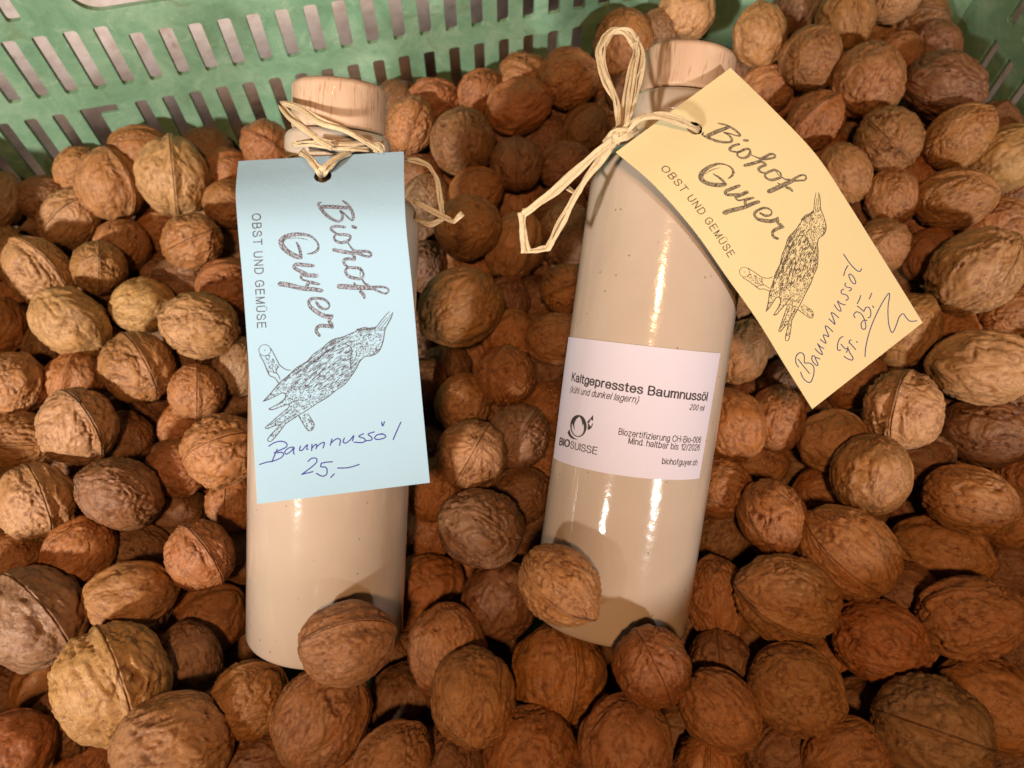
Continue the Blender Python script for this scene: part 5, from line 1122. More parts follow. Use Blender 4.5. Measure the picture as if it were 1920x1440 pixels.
RING_L = [(.5, .5), (.4, .69), (.25, .73), (.08, .62), (.02, .37), (.08, .1), (.25, 0), (.4, .06), (.5, .25)]
RING_R = [(.04, .5), (.14, .69), (.3, .73), (.47, .62), (.53, .37), (.47, .1), (.3, 0), (.14, .06), (.04, .25)]
ARCH = [(.04, .48), (.15, .68), (.3, .73), (.44, .66), (.5, .5), (.5, 0)]
O_LOW = [(.27, .73), (.09, .63), (.02, .37), (.09, .1), (.27, 0), (.46, .1), (.53, .37), (.46, .63), (.27, .73)]
U_LOW = [[(.04, .73), (.04, .2), (.12, .03), (.25, 0), (.4, .06), (.5, .25)], [(.5, .73), (.5, 0)]]
U_CAP = [(.05, 1), (.05, .35), (.13, .08), (.36, 0), (.6, .08), (.67, .35), (.67, 1)]
GLYPH = {                                      # a plain sans-serif, cap height 1, drawn as centre lines
    'l': [[(.04, 0), (.04, 1)]], 'i': [[(.04, 0), (.04, .73)], [(.04, .95), (.04, 1)]], 'I': [[(.05, 0), (.05, 1)]],
    'K': [[(.05, 0), (.05, 1)], [(.62, 1), (.05, .38)], [(.24, .58), (.66, 0)]],
    'a': [[(.03, .52), (.08, .66), (.27, .73), (.46, .66), (.50, .5), (.50, .15), (.56, 0)], [(.50, .42), (.25, .38), (.05, .28), (.03, .12), (.18, 0), (.38, .04), (.50, .2)]],
    't': [[(.14, .93), (.14, .12), (.2, .01), (.3, .01)], [(0, .71), (.3, .71)]],
    'g': [[(.5, .73), (.5, -.05), (.42, -.23), (.22, -.28), (.04, -.2), (.02, -.1)], RING_L],
    'e': [[(.03, .38), (.53, .38)], [(.53, .38), (.5, .58), (.38, .71), (.24, .73), (.08, .62), (.02, .37), (.08, .1), (.26, 0), (.42, .05), (.52, .2)]],
    'p': [[(.04, .73), (.04, -.28)], RING_R], 'b': [[(.04, 1), (.04, 0)], RING_R], 'd': [[(.5, 1), (.5, 0)], RING_L],
    'r': [[(.04, 0), (.04, .73)], [(.04, .45), (.1, .66), (.22, .73), (.3, .7)]],
    's': [[(.46, .56), (.38, .7), (.22, .73), (.07, .66), (.05, .53), (.15, .43), (.35, .35), (.47, .24), (.45, .08), (.28, 0), (.1, .04), (.02, .18)]],
    'B': [[(.05, 0), (.05, 1)], [(.05, 1), (.38, 1), (.56, .9), (.56, .66), (.4, .53), (.05, .53)], [(.4, .53), (.58, .45), (.63, .25), (.55, .06), (.38, 0), (.05, 0)]],
    'u': U_LOW, 'm': [[(.04, 0), (.04, .73)], [(.04, .5), (.14, .69), (.27, .73), (.38, .66), (.41, .5), (.41, 0)], [(.41, .5), (.5, .69), (.63, .73), (.75, .66), (.78, .5), (.78, 0)]],
    'n': [[(.04, 0), (.04, .73)], ARCH], 'h': [[(.04, 0), (.04, 1)], ARCH], 'o': [O_LOW],
    '\u00f6': [O_LOW, [(.16, .93), (.16, .97)], [(.38, .93), (.38, .97)]], '\u00fc': U_LOW + [[(.16, .93), (.16, .97)], [(.38, .93), (.38, .97)]],
    '(': [[(.25, 1.02), (.09, .75), (.04, .37), (.09, 0), (.25, -.27)]], ')': [[(.04, 1.02), (.2, .75), (.25, .37), (.2, 0), (.04, -.27)]],
    'k': [[(.04, 0), (.04, 1)], [(.46, .73), (.04, .3)], [(.2, .46), (.5, 0)]],
    '2': [[(.04, .72), (.1, .92), (.3, 1), (.5, .9), (.55, .7), (.45, .5), (.15, .2), (.03, .0)], [(.03, 0), (.56, 0)]],
    '0': [[(.3, 1), (.1, .85), (.03, .5), (.1, .14), (.3, 0), (.5, .14), (.57, .5), (.5, .85), (.3, 1)]],
    'z': [[(.03, .73), (.48, .73)], [(.48, .73), (.02, 0)], [(.02, 0), (.5, 0)]], 'f': [[(.14, 0), (.14, .8), (.2, .96), (.34, .99)], [(0, .71), (.3, .71)]],
    'C': [[(.72, .7), (.6, .93), (.38, 1), (.13, .85), (.04, .5), (.13, .14), (.38, 0), (.6, .06), (.73, .32)]],
    'H': [[(.05, 0), (.05, 1)], [(.68, 0), (.68, 1)], [(.05, .54), (.68, .54)]], '-': [[(.02, .36), (.28, .36)]],
    '6': [[(.52, .76), (.45, .94), (.3, 1), (.12, .88), (.03, .5), (.1, .12), (.3, 0), (.5, .1), (.55, .32), (.47, .55), (.3, .63), (.12, .55), (.05, .35)]],
    'M': [[(.05, 0), (.05, 1)], [(.05, 1), (.4, 0)], [(.4, 0), (.75, 1)], [(.75, 1), (.75, 0)]], '.': [[(.05, .02), (.05, .06)]],
    '1': [[(.1, .75), (.25, .85), (.34, 1)], [(.34, 1), (.34, 0)]], '/': [[(0, 0), (.28, 1)]],
    'y': [[(.02, .73), (.26, .02)], [(.5, .73), (.26, .02), (.15, -.2), (.02, -.26)]],
    'c': [[(.5, .5), (.42, .68), (.26, .73), (.09, .63), (.02, .37), (.09, .1), (.26, 0), (.42, .06), (.51, .24)]],
    'O': [[(.4, 1), (.13, .86), (.03, .5), (.13, .14), (.4, 0), (.67, .14), (.77, .5), (.67, .86), (.4, 1)]],
    'S': [[(.62, .74), (.53, .93), (.33, 1), (.12, .93), (.06, .76), (.15, .6), (.35, .52), (.57, .43), (.66, .26), (.58, .07), (.35, 0), (.12, .06), (.02, .28)]],
    'U': [U_CAP], '\u00dc': [U_CAP, [(.24, 1.17), (.24, 1.21)], [(.48, 1.17), (.48, 1.21)]],
    'E': [[(.05, 0), (.05, 1)], [(.05, 1), (.62, 1)], [(.05, .54), (.58, .54)], [(.05, 0), (.64, 0)]], 'T': [[(.33, 0), (.33, 1)], [(0, 1), (.66, 1)]],
    'N': [[(.05, 0), (.05, 1)], [(.05, 1), (.65, 0)], [(.65, 0), (.65, 1)]],
    'D': [[(.05, 0), (.05, 1)], [(.05, 1), (.35, 1), (.6, .88), (.69, .5), (.6, .12), (.35, 0), (.05, 0)]],
    'G': [[(.72, .72), (.6, .93), (.4, 1), (.13, .86), (.04, .5), (.13, .14), (.4, 0), (.6, .05), (.74, .2)], [(.74, .12), (.74, .48)], [(.74, .48), (.42, .48)]]}


def letters(body, weight, shear, gap, place, vs, fs):
    """Draws a line of print; place gets x as a share of the line's length and y in cap heights."""
    out, x = [], 0
    for ch in body:
        if ch == ' ':
            x += .34 + gap
            continue
        g = GLYPH[ch]
        for st in g: out.append([(x + px_ + shear * py_, py_) for px_, py_ in st])
        x += max(p[0] for st in g for p in st) + .17 + gap
    xs = [p[0] for st in out for p in st]
    x0_, x1_ = min(xs), max(xs)
    for st in out:
        strip([(a, b, weight) for a, b in st], lambda q: place((q.x - x0_) / (x1_ - x0_), q.y), vs, fs)


def fill_poly(loops, place, vs, fs):
    pts = [Vector(p) for l_ in loops for p in l_]
    ed, k = [], 0
    for l_ in loops:
        ed += [(k + i, k + (i + 1) % len(l_)) for i in range(len(l_))]
        k += len(l_)
    rv, _, rf, *_ = delaunay_2d_cdt(pts, ed, [], 0, 1e-6)
    def inside(c, l_):
        r_ = False
        for (x1, y1), (x2, y2) in zip(l_, l_[1:] + l_[:1]):
            if (y1 > c.y) != (y2 > c.y) and c.x < (x2 - x1) * (c.y - y1) / (y2 - y1) + x1: r_ = not r_
        return r_
    n0 = len(vs)
    vs += [place(q) for q in rv]
    for f_ in rf:
        c = sum((rv[i] for i in f_), Vector((0, 0))) / len(f_)
        if sum(inside(c, l_) for l_ in loops) % 2: fs.append(tuple(n0 + i for i in f_))


def flat(name, vs, fs, mat, parent):
    return link(name, mesh(name, vs, fs), mat, parent, smooth=False)


# the white label round the second bottle
base, xv, yv, ax, L = frames[1]
RL = RB + .00022


def cyl_hit(x, y, rad):
    """Where the line of sight through picture point (x, y) meets the bottle: (arc, height)."""
    d = ray(x, y)
    o = CAM - base
    ox, oy, dx, dy = o.dot(xv), o.dot(yv), d.dot(xv), d.dot(yv)
    A, B, C_ = dx * dx + dy * dy, ox * dx + oy * dy, ox * ox + oy * oy - rad * rad
    disc = B * B - A * C_
    t = (-B - math.sqrt(max(disc, 0))) / A
    p = o + d * t
    return math.atan2(p.dot(xv), -p.dot(yv)), p.dot(ax)


def cyl_pt(th, h, rad):
    return base + ax * h + xv * (rad * math.sin(th)) - yv * (rad * math.cos(th))


bottle2 = [o for o in bpy.data.objects if o.name.startswith('oil_bottle')][1]
corners = [cyl_hit(*c, RL) for c in ((1063, 631), (1351, 662), (1311, 897), (1038, 858))]
vs, fs = [], []
NX, NY = 60, 20
for j in range(NY + 1):
    for i in range(NX + 1):
        u, v = i / NX, j / NY
        a = [corners[0][k] * (1 - u) + corners[1][k] * u for k in (0, 1)]
        b = [corners[3][k] * (1 - u) + corners[2][k] * u for k in (0, 1)]
        vs.append(cyl_pt(a[0] * (1 - v) + b[0] * v, a[1] * (1 - v) + b[1] * v, RL))
for j in range(NY):
    for i in range(NX):
        a = j * (NX + 1) + i
        fs.append((a, a + NX + 1, a + NX + 2, a + 1))
plabel = link('paper_label', mesh('paper_label', vs, fs), M_WHITE)
plabel.parent = bottle2
bpy.context.view_layer.update()
plabel.matrix_parent_inverse = bottle2.matrix_world.inverted()
bpy.context.view_layer.update()
RP = RL + .00008
vs, fs = [], []
for body, p0, p1, hpx, weight, shear in (
        ('Kaltgepresstes Baumnuss\u00f6l', (1072, 713.5), (1325, 751), 14.0, .165, 0),
        ('(k\u00fchl und dunkel lagern)', (1069, 735), (1197, 755.5), 10.8, .115, .22),
        ('200 ml', (1293, 768), (1320, 770.5), 9.4, .12, .22),
        ('Biozertifizierung CH-Bio-006', (1160, 814.5), (1313.5, 830), 10.2, .125, 0),
        ('Mind. haltbar bis 12/2026', (1178.5, 831.5), (1311, 844.5), 10.2, .125, 0),
        ('biohofguyer.ch', (1241.5, 869.5), (1306.5, 872), 9.8, .13, 0),
        ('BIO', (1048.8, 833.5), (1066.6, 838.0), 12.0, .20, 0),
        ('SUISSE', (1069.2, 839.8), (1118.6, 852), 11.8, .12, 0)):
    a, b = cyl_hit(*p0, RP), cyl_hit(*p1, RP)
    sc_y = hpx * .297 / F
    letters(body, weight, shear, .035, lambda u, y, a=a, b=b: cyl_pt(a[0] + (b[0] - a[0]) * u, a[1] + (b[1] - a[1]) * u + y * sc_y, RP), vs, fs)


def logo_place(q): return cyl_pt(*cyl_hit(1030 + q[0] / 12, 750 + q[1] / 12, RP), RP)


fill_poly([[(640, 335), (700, 345), (740, 365), (780, 405), (805, 450), (830, 515), (840, 580), (838, 640), (820, 700), (790, 760), (750, 800), (700, 828), (650, 835),
            (605, 825), (560, 800), (525, 760), (495, 710), (478, 650), (470, 580), (475, 520), (490, 460), (515, 410), (550, 375), (590, 348)],
           [(675, 372), (715, 430), (735, 500), (748, 590), (765, 525), (780, 600), (776, 680), (755, 745), (715, 795), (645, 818), (575, 790), (530, 735), (508, 670),
            (500, 600), (516, 520), (530, 560), (545, 620), (570, 690), (558, 560), (575, 490), (610, 430)]], logo_place, vs, fs)
fill_poly([[(455, 660), (425, 695), (410, 740), (450, 820), (490, 855), (540, 880), (640, 895), (560, 855), (490, 790), (465, 720)]], logo_place, vs, fs)
fill_poly([[(985, 340), (920, 420), (855, 490), (870, 560), (860, 680), (920, 655), (960, 610), (985, 520), (962, 535), (945, 590), (915, 590), (907, 555), (885, 545),
            (885, 512), (912, 502), (920, 450), (945, 435), (955, 470), (985, 460)]], logo_place, vs, fs)
flat('label_print', vs, fs, M_PRINT, plabel)


# ------------------------------------------------------------------ price tags
class Sheet:
    """A bent strip of paper between two long edges, each a list of (picture x, y, distance)."""
    def __init__(self, left, right):
        def arc(pts):
            pts = [at(*p) for p in pts]
            s = [0]
            for a, b in zip(pts, pts[1:]): s.append(s[-1] + (b - a).length)
            return [x / s[-1] for x in s], np.array(pts)
        self.l, self.r = arc(left), arc(right)

    @staticmethod
    def curve(e, v):
        s, p = e
        n = len(s)
        i = min(max(int(np.searchsorted(s, v, 'right')) - 1, 0), n - 2)
        t = (v - s[i]) / (s[i + 1] - s[i])
        def tan(k):
            if k == 0: return (p[1] - p[0]) / (s[1] - s[0])
            if k == n - 1: return (p[-1] - p[-2]) / (s[-1] - s[-2])
            return (p[k + 1] - p[k - 1]) / (s[k + 1] - s[k - 1])
        h = s[i + 1] - s[i]
        t2, t3 = t * t, t ** 3
        return p[i] * (2 * t3 - 3 * t2 + 1) + tan(i) * h * (t3 - 2 * t2 + t) + p[i + 1] * (3 * t2 - 2 * t3) + tan(i + 1) * h * (t3 - t2)

    def pt(self, u, v, off=0.0):
        q = self.curve(self.l, v) * (1 - u) + self.curve(self.r, v) * u
        if off:
            e = 1e-3
            du = self.curve(self.r, v) - self.curve(self.l, v)
            dv = (self.curve(self.l, v + e) * (1 - u) + self.curve(self.r, v + e) * u) - q
            n = np.cross(du, dv)
            n /= np.linalg.norm(n)
            if np.dot(n, np.array(CAM) - q) < 0: n = -n
            q = q + n * off
        return q

    def find(self, x, y, guess=(.5, .5)):
        """(u, v) of the paper's point seen at picture point (x, y)."""
        w_ = np.array(guess, float)
        def f_(w_):
            d = Vector(self.pt(*w_)) - CAM
            t = d.dot(FW)
            return np.array([960 + F * d.dot(RT) / t, 720 - F * d.dot(UP) / t])
        for _ in range(12):
            r = f_(w_) - (x, y)
            J = np.stack([(f_(w_ + (1e-4, 0)) - r - (x, y)) / 1e-4, (f_(w_ + (0, 1e-4)) - r - (x, y)) / 1e-4], 1)
            st = np.linalg.solve(J, r)
            w_ = w_ - np.clip(st, -.3, .3)
            if np.abs(st).max() < 1e-6: break
        return w_


def build_tag(sheet, hole, hole_r, mat, label):
    hu, hv = sheet.find(*hole)
    wd = np.linalg.norm(sheet.pt(1, .1) - sheet.pt(0, .1))
    ln = sum(np.linalg.norm(sheet.pt(.5, (i + 1) / 40) - sheet.pt(.5, i / 40)) for i in range(40))
    n = 28
    rr = random.Random(4)
    ring = []
    for i in range(n):
        a = 2 * math.pi * i / n
        k = hole_r * (1 + rr.uniform(-.05, .05))
        ring.append((hu + k * math.cos(a) / wd, hv + k * math.sin(a) / ln))
    pts = [Vector(p) for p in ring]
    ed = [(i, (i + 1) % n) for i in range(n)]
    NU, NV = 24, 48
    b0 = len(pts)
    border = [(i / NU, 0) for i in range(NU)] + [(1, j / NV) for j in range(NV)] + [(1 - i / NU, 1) for i in range(NU)] + [(0, 1 - j / NV) for j in range(NV)]
    pts += [Vector(p) for p in border]
    ed += [(b0 + i, b0 + (i + 1) % len(border)) for i in range(len(border))]
    for i in range(1, NU):
        for j in range(1, NV):
            if ((i / NU - hu) * wd) ** 2 + ((j / NV - hv) * ln) ** 2 > (hole_r * 1.35) ** 2: pts.append(Vector((i / NU, j / NV)))
    rv, _, rf, *_ = delaunay_2d_cdt(pts, ed, [], 0, 1e-7)
    fs = []
    for f_ in rf:
        c = sum((rv[i] for i in f_), Vector((0, 0))) / len(f_)
        if ((c.x - hu) * wd) ** 2 + ((c.y - hv) * ln) ** 2 < (hole_r * .96) ** 2: continue
        fs.append(f_)
    th = .00022
    m = len(rv)
    vs = [sheet.pt(q.x, q.y) for q in rv] + [sheet.pt(q.x, q.y, -th) for q in rv]
    cnt = {}
    for f_ in fs:
        for a, b in zip(f_, f_[1:] + f_[:1]): cnt[(a, b)] = 1
    rim = [(a, b) for a, b in cnt if (b, a) not in cnt]
    fs = fs + [tuple(i + m for i in reversed(f_)) for f_ in fs] + [(b, a, a + m, b + m) for a, b in rim]
    me = mesh('price_tag', vs, fs)
    o = link('price_tag', me, mat)
    o.data.set_sharp_from_angle(angle=R(40))
    tag(o, label, 'price tag')
    return o


BLUE = Sheet([(447, 302, .2600), (442, 361, .2515), (446, 425, .2478), (456, 540, .2500), (470, 740, .2560), (482, 945, .2620)],
             [(757, 284, .2600), (758, 352, .2520), (761, 419, .2483), (773, 540, .2505), (790, 735, .2565), (806, 905, .2620)])
YEL = Sheet([(1155, 285, .2510), (1225, 345, .2490), (1300, 430, .2520), (1360, 515, .2590), (1420, 600, .2680), (1475, 690, .2760), (1523, 767, .2840)],
            [(1370, 127, .2660), (1450, 205, .2660), (1530, 290, .2710), (1590, 380, .2780), (1640, 460, .2830), (1690, 540, .2890), (1730, 605, .2945)])
INK = .00005
tag_b = build_tag(BLUE, (605, 330), .0029, M_BLUE, 'pale blue paper tag with handwritten price, hanging over the left bottle')
tag_y = build_tag(YEL, (1302, 240), .0026, M_YELLOW, 'yellow paper tag, curled and slanting off the right bottle')


def z1(p): return (500 + p[0] / 8, 360 + p[1] / 8)
def z2(p): return (500 + p[0] / 8, 480 + p[1] / 8)
def z3(p): return (470 + p[0] / 6, 570 + p[1] / 6)
def z4(p): return (470 + p[0] / 6, 720 + p[1] / 6)
def z5(p): return (1460 + p[0] / 6.857, 460 + p[1] / 6.857)
def z6(p): return (1460 + p[0] / 6.857, 560 + p[1] / 6.857)


def conv(z, k, strokes):
    return [[(*z(p), p[2] / k) for p in st] for st in strokes]


SCRIPT = conv(z1, 8, [
    [(830, 225, 50), (1020, 228, 55), (1220, 245, 42)],
    [(1140, 135, 15), (1220, 200, 35), (1280, 300, 40), (1300, 380, 40), (1285, 425, 30), (1230, 395, 20), (1160, 325, 18), (1100, 285, 25)],
    [(1100, 285, 25), (1135, 345, 32), (1130, 410, 35), (1085, 445, 30), (1000, 420, 35), (900, 355, 45), (825, 270, 45), (785, 215, 35), (775, 175, 25), (820, 160, 10)],
    [(1170, 530, 35), (1060, 515, 35), (980, 530, 38), (965, 560, 35), (1000, 595, 28), (1080, 640, 18)],
    [(1290, 518, 42), (1340, 540, 38)],
    [(1080, 640, 30), (1180, 640, 40), (1250, 660, 35), (1250, 700, 30), (1200, 745, 45), (1110, 760, 40), (1040, 735, 35), (1010, 690, 28), (1030, 645, 28), (1090, 630, 25)],
    [(1220, 765, 14), (1260, 825, 22), (1300, 870, 30)],
    [(1000, 865, 45), (1120, 890, 55), (1280, 915, 50)],
    [(1300, 885, 40), (1400, 890, 42), (1500, 890, 38), (1562, 920, 32), (1552, 965, 30), (1480, 960, 32), (1380, 925, 42), (1310, 895, 30)],
    [(1280, 920, 40), (1310, 960, 40), (1315, 1010, 40), (1240, 1000, 40), (1170, 1010, 45), (1155, 1050, 40), (1175, 1090, 30), (1210, 1115, 25)],
    [(1210, 1130, 35), (1320, 1135, 40), (1400, 1150, 40), (1440, 1200, 25), (1450, 1250, 25), (1410, 1300, 35), (1340, 1295, 45), (1240, 1270, 45), (1190, 1220, 35), (1180, 1170, 35), (1215, 1130, 30)],
    [(1402, 1170, 15), (1402, 1270, 15)],
    [(1430, 1310, 22), (1470, 1370, 25), (1530, 1400, 30)],
    [(610, 925, 12), (690, 915, 30), (760, 870, 38), (775, 800, 25), (740, 730, 22), (650, 660, 30), (520, 635, 45), (400, 640, 55), (290, 670, 70), (222, 730, 80), (235, 810, 75), (310, 890, 70), (420, 955, 72), (510, 985, 50)],
    [(445, 755, 15), (480, 820, 35), (505, 900, 40), (518, 985, 36)],
    [(330, 700, 10), (450, 690, 14), (540, 700, 12), (620, 720, 5)],
]) + conv(z2, 8, [
    [(1085, 455, 72), (1250, 465, 75), (1450, 475, 70), (1600, 480, 58)],
    [(1600, 465, 40), (1740, 465, 30), (1820, 495, 25), (1820, 540, 25), (1770, 565, 25), (1680, 530, 28), (1590, 490, 35)],
    [(1308, 400, 18), (1330, 440, 30)],
    [(1400, 530, 42), (1450, 580, 48), (1465, 630, 32)],
    [(700, 145, 40), (580, 135, 55), (450, 125, 52), (408, 155, 40), (430, 190, 45), (520, 235, 52), (600, 270, 48)],
    [(745, 295, 58), (640, 290, 58), (560, 288, 45)],
    [(530, 270, 45), (512, 310, 30), (540, 355, 24), (620, 375, 24)],
    [(790, 425, 26), (700, 405, 48), (640, 395, 45), (600, 450, 50)],
    [(825, 522, 52), (700, 500, 62), (570, 492, 62), (400, 455, 68), (300, 430, 72), (200, 418, 72)],
    [(740, 690, 30), (800, 770, 42), (890, 800, 28), (940, 760, 22), (920, 700, 28), (850, 650, 38), (740, 635, 38), (660, 650, 48), (632, 700, 42), (660, 770, 52), (750, 840, 62), (850, 895, 62), (955, 915, 66)],
    [(985, 895, 35), (960, 930, 55), (935, 980, 38), (965, 1020, 55), (985, 1075, 42)],
    [(975, 1060, 48), (890, 1050, 52), (800, 1050, 52), (748, 1090, 46), (752, 1150, 46), (795, 1195, 38)],
])
BIRD = [(1410, 265), (1340, 275), (1280, 265), (1200, 290), (1180, 310), (1110, 340), (1040, 370), (940, 395), (880, 430), (800, 500), (740, 540), (690, 580), (640, 640),
        (560, 690), (500, 730), (440, 790), (380, 840), (320, 890), (270, 950), (210, 1020), (140, 1095), (210, 1070), (290, 1030), (350, 1000), (390, 1010), (385, 1060),
        (330, 1110), (260, 1150), (205, 1180), (240, 1190), (330, 1160), (420, 1130), (430, 1160), (370, 1210), (290, 1280), (220, 1340), (165, 1390), (190, 1405), (260, 1375),
        (325, 1365), (230, 1470), (190, 1530), (230, 1545), (300, 1470), (390, 1350), (480, 1290), (560, 1240), (640, 1190), (760, 1110), (860, 1050), (960, 970), (1060, 900),
        (1130, 810), (1190, 720), (1230, 640), (1290, 590), (1340, 585), (1400, 565), (1450, 520), (1480, 450), (1500, 370), (1510, 300), (1520, 265)]
LINES = [
    [(1410, 268, 8), (1460, 200, 9), (1510, 140, 8), (1562, 85, 5)],
    [(1520, 268, 10), (1560, 195, 12), (1585, 145, 11), (1600, 95, 6)],
    [(1430, 275, 6), (1480, 215, 6), (1535, 150, 5)],
    [(1470, 270, 6), (1530, 195, 6), (1585, 110, 5)],
    [(100, 570, 9), (150, 660, 9), (190, 760, 10), (215, 805, 10), (270, 830, 9), (310, 885, 9)],
    [(225, 500, 8), (265, 570, 8), (300, 640, 9), (330, 690, 9), (400, 738, 8), (450, 742, 7)],
    [(310, 700, 8), (285, 760, 8), (310, 800, 7), (330, 850, 7)],
    [(540, 1260, 8), (580, 1330, 8), (640, 1420, 8), (690, 1420, 7), (715, 1360, 7), (680, 1290, 6), (640, 1230, 6)],
    [(1150, 1, 0), (1150, 2, 0)],
    [(1060, 450, 8), (1120, 480, 9), (1140, 540, 9), (1120, 620, 8), (1130, 740, 7)],
    [(560, 760, 6), (700, 660, 7), (830, 560, 7), (960, 470, 7)],
    [(420, 800, 6), (560, 705, 7), (700, 600, 7), (850, 480, 8)],
    [(470, 800, 6), (600, 720, 6), (760, 600, 6), (900, 500, 7)],
    [(540, 950, 6), (640, 850, 6), (740, 770, 6)],
    [(600, 960, 6), (700, 850, 6), (800, 760, 6)],
    [(430, 1130, 7), (520, 1080, 7), (600, 1090, 6)],
    [(200, 1370, 7), (330, 1280, 7), (450, 1190, 7)],
    [(330, 1360, 7), (420, 1290, 7), (520, 1240, 7)],
]
LINES.pop(8)
for k in range(14):                            # the sawn end of the branch
    a0, a1 = 2 * math.pi * k / 14, 2 * math.pi * (k + .85) / 14
    LINES.append([(158 + 66 * math.cos(a), 520 + 62 * math.sin(a), 6) for a in (a0, (a0 + a1) / 2, a1)])
LINES.append([(156, 518, 9), (162, 522, 9)])


def in_poly(x, y, l_):
    r_ = False
    for (x1, y1), (x2, y2) in zip(l_, l_[1:] + l_[:1]):
        if (y1 > y) != (y2 > y) and x < (x2 - x1) * (y - y1) / (y2 - y1) + x1: r_ = not r_
    return r_


rb = random.Random(12)
HATCH = []
while len(HATCH) < 1700:
    x, y = rb.uniform(140, 1520), rb.uniform(260, 1540)
    if not in_poly(x, y, BIRD): continue
    head = x > 1150 and y < 620
    ln = rb.uniform(8, 22) if head or y > 950 else rb.uniform(14, 46)
    a = math.atan2(-.72, 1) + rb.uniform(-.9, .9) * (1.0 if head or y > 950 else .25)
    dx, dy = math.cos(a) * ln / 2, math.sin(a) * ln / 2
    HATCH.append([(x - dx, y - dy, rb.uniform(4.2, 6.2)), (x + dx, y + dy, rb.uniform(3.2, 5.5))])
for stub, nn in (([(110, 585), (215, 570), (290, 650), (320, 700), (290, 780), (200, 770)], 70), ([(540, 1260), (620, 1230), (680, 1290), (715, 1360), (690, 1420), (640, 1420)], 60)):
    while nn:
        x, y = rb.uniform(100, 720), rb.uniform(560, 1430)
        if in_poly(x, y, stub):
            nn -= 1
            HATCH.append([(x, y, 6), (x + rb.uniform(-9, 9), y + rb.uniform(4, 14), 6)])
for k in range(26):                            # ruffled crest feathers
    x = 1190 + k * 8.5
    y = 292 - (k / 26) * 24 + rb.uniform(-4, 4)
    HATCH.append([(x, y + 14, 7), (x + rb.uniform(0, 9), y - rb.uniform(4, 14), 4)])
outline = [BIRD[i] + (rb.uniform(8, 11),) for i in range(len(BIRD))]
LINES += [outline[:4], outline[3:21], outline[20:29], outline[28:38], outline[37:45], outline[44:]]
BIRDSTROKES = conv(z3, 6, LINES + HATCH)

# stamp and pen strokes in the blue tag's own (u, v); the same stamp on the yellow tag through an affine map
bw = float(np.linalg.norm(BLUE.pt(1, .5) - BLUE.pt(0, .5)))
bl = float(sum(np.linalg.norm(BLUE.pt(.5, (i + 1) / 40) - BLUE.pt(.5, i / 40)) for i in range(40)))
anch_b = [(475, 402), (490, 614), (735, 587), (505, 815), (597, 385), (497, 655), (727, 545), (627, 628)]
anch_y = [(1243, 316), (1374, 476), (1540, 360), (1478, 632), (1322, 258), (1390, 505), (1512, 330), (1462, 440)]
UA = np.array([BLUE.find(*p) for p in anch_b])
UY = np.array([YEL.find(*p) for p in anch_y])
AFF = np.linalg.lstsq(np.c_[UA, np.ones(len(UA))], UY, rcond=None)[0]
cache = {}


def uv_blue(q):
    return BLUE.find(q[0], q[1])


# a fast picture-to-paper map for the blue tag: fitted once as a polynomial
gx, gy = np.meshgrid(np.linspace(440, 805, 14), np.linspace(300, 930, 20))
G = np.stack([gx.ravel(), gy.ravel()], 1)
GU = np.array([BLUE.find(*p) for p in G])


def feats(x, y):
    x, y = (x - 620) / 200, (y - 610) / 320
    return np.stack([x ** i * y ** j for i in range(3) for j in range(8)], -1)


POLY = np.linalg.lstsq(feats(G[:, 0], G[:, 1]), GU, rcond=None)[0]


def uvb(q): return feats(np.array(q[0]), np.array(q[1])) @ POLY


def on_blue(q):
    u, v = uvb(q)
    return BLUE.pt(u, v, INK)


def on_yellow_stamp(q):
    u, v = uvb(q)
    u, v = np.array([u, v, 1]) @ AFF
    return YEL.pt(u, v, INK)


def on_yellow(q):
    u, v = YEL.find(q[0], q[1])
    return YEL.pt(u, v, INK)


def stamp(place, mat, dark, parent):
    vs, fs = [], []
    ev, ef = [], []
    for st in SCRIPT:
        P, Wd = strip(st, place, vs, fs)
        big = max(Wd) > 3.2
        if big:
            for sg in (1, -1):
                edge = []
                for i in range(len(P)):
                    d = P[min(i + 1, len(P) - 1)] - P[max(i - 1, 0)]
                    d = d.normalized() if d.length > 1e-9 else Vector((1, 0))
                    q = P[i] + Vector((-d.y, d.x)) * sg * (Wd[i] / 2 - .35)
                    edge.append((q.x, q.y, .9))
                for i in range(len(edge) - 1):
                    strip([edge[i], edge[i + 1]], lambda q: place(q) if True else None, ev, ef)
    # small block capitals along the tag's long side
    a, b = Vector((472.5, 402)), Vector((483, 615))
    nrm = Vector(((b - a).y, -(b - a).x)).normalized()
    letters('OBST UND GEM\u00dcSE', .115, 0, .16, lambda u, y: place(a + (b - a) * u + nrm * (y * 15.5)), ev, ef)
    for st in BIRDSTROKES: strip(st, place, ev, ef)
    lift = lambda pts, k: [p + (np.array(CAM) - p) / np.linalg.norm(np.array(CAM) - p) * k for p in pts]
    flat('brush_lettering', vs, fs, mat, parent)
    flat('stamp_lines', lift(ev, .00003), ef, dark, parent)


M_DARK_B = mat_ink('stamp_line_on_blue', (.085, .075, .10), (.20, .20, .26), .52, .66)
M_DARK_Y = mat_ink('stamp_line_on_yellow', (.10, .078, .07), (.26, .20, .13), .52, .66)
stamp(on_blue, M_STAMP_B, M_DARK_B, tag_b)
stamp(on_yellow_stamp, M_STAMP_Y, M_DARK_Y, tag_y)


def W(pts, w_): return [(x, y, w_) for x, y in pts]


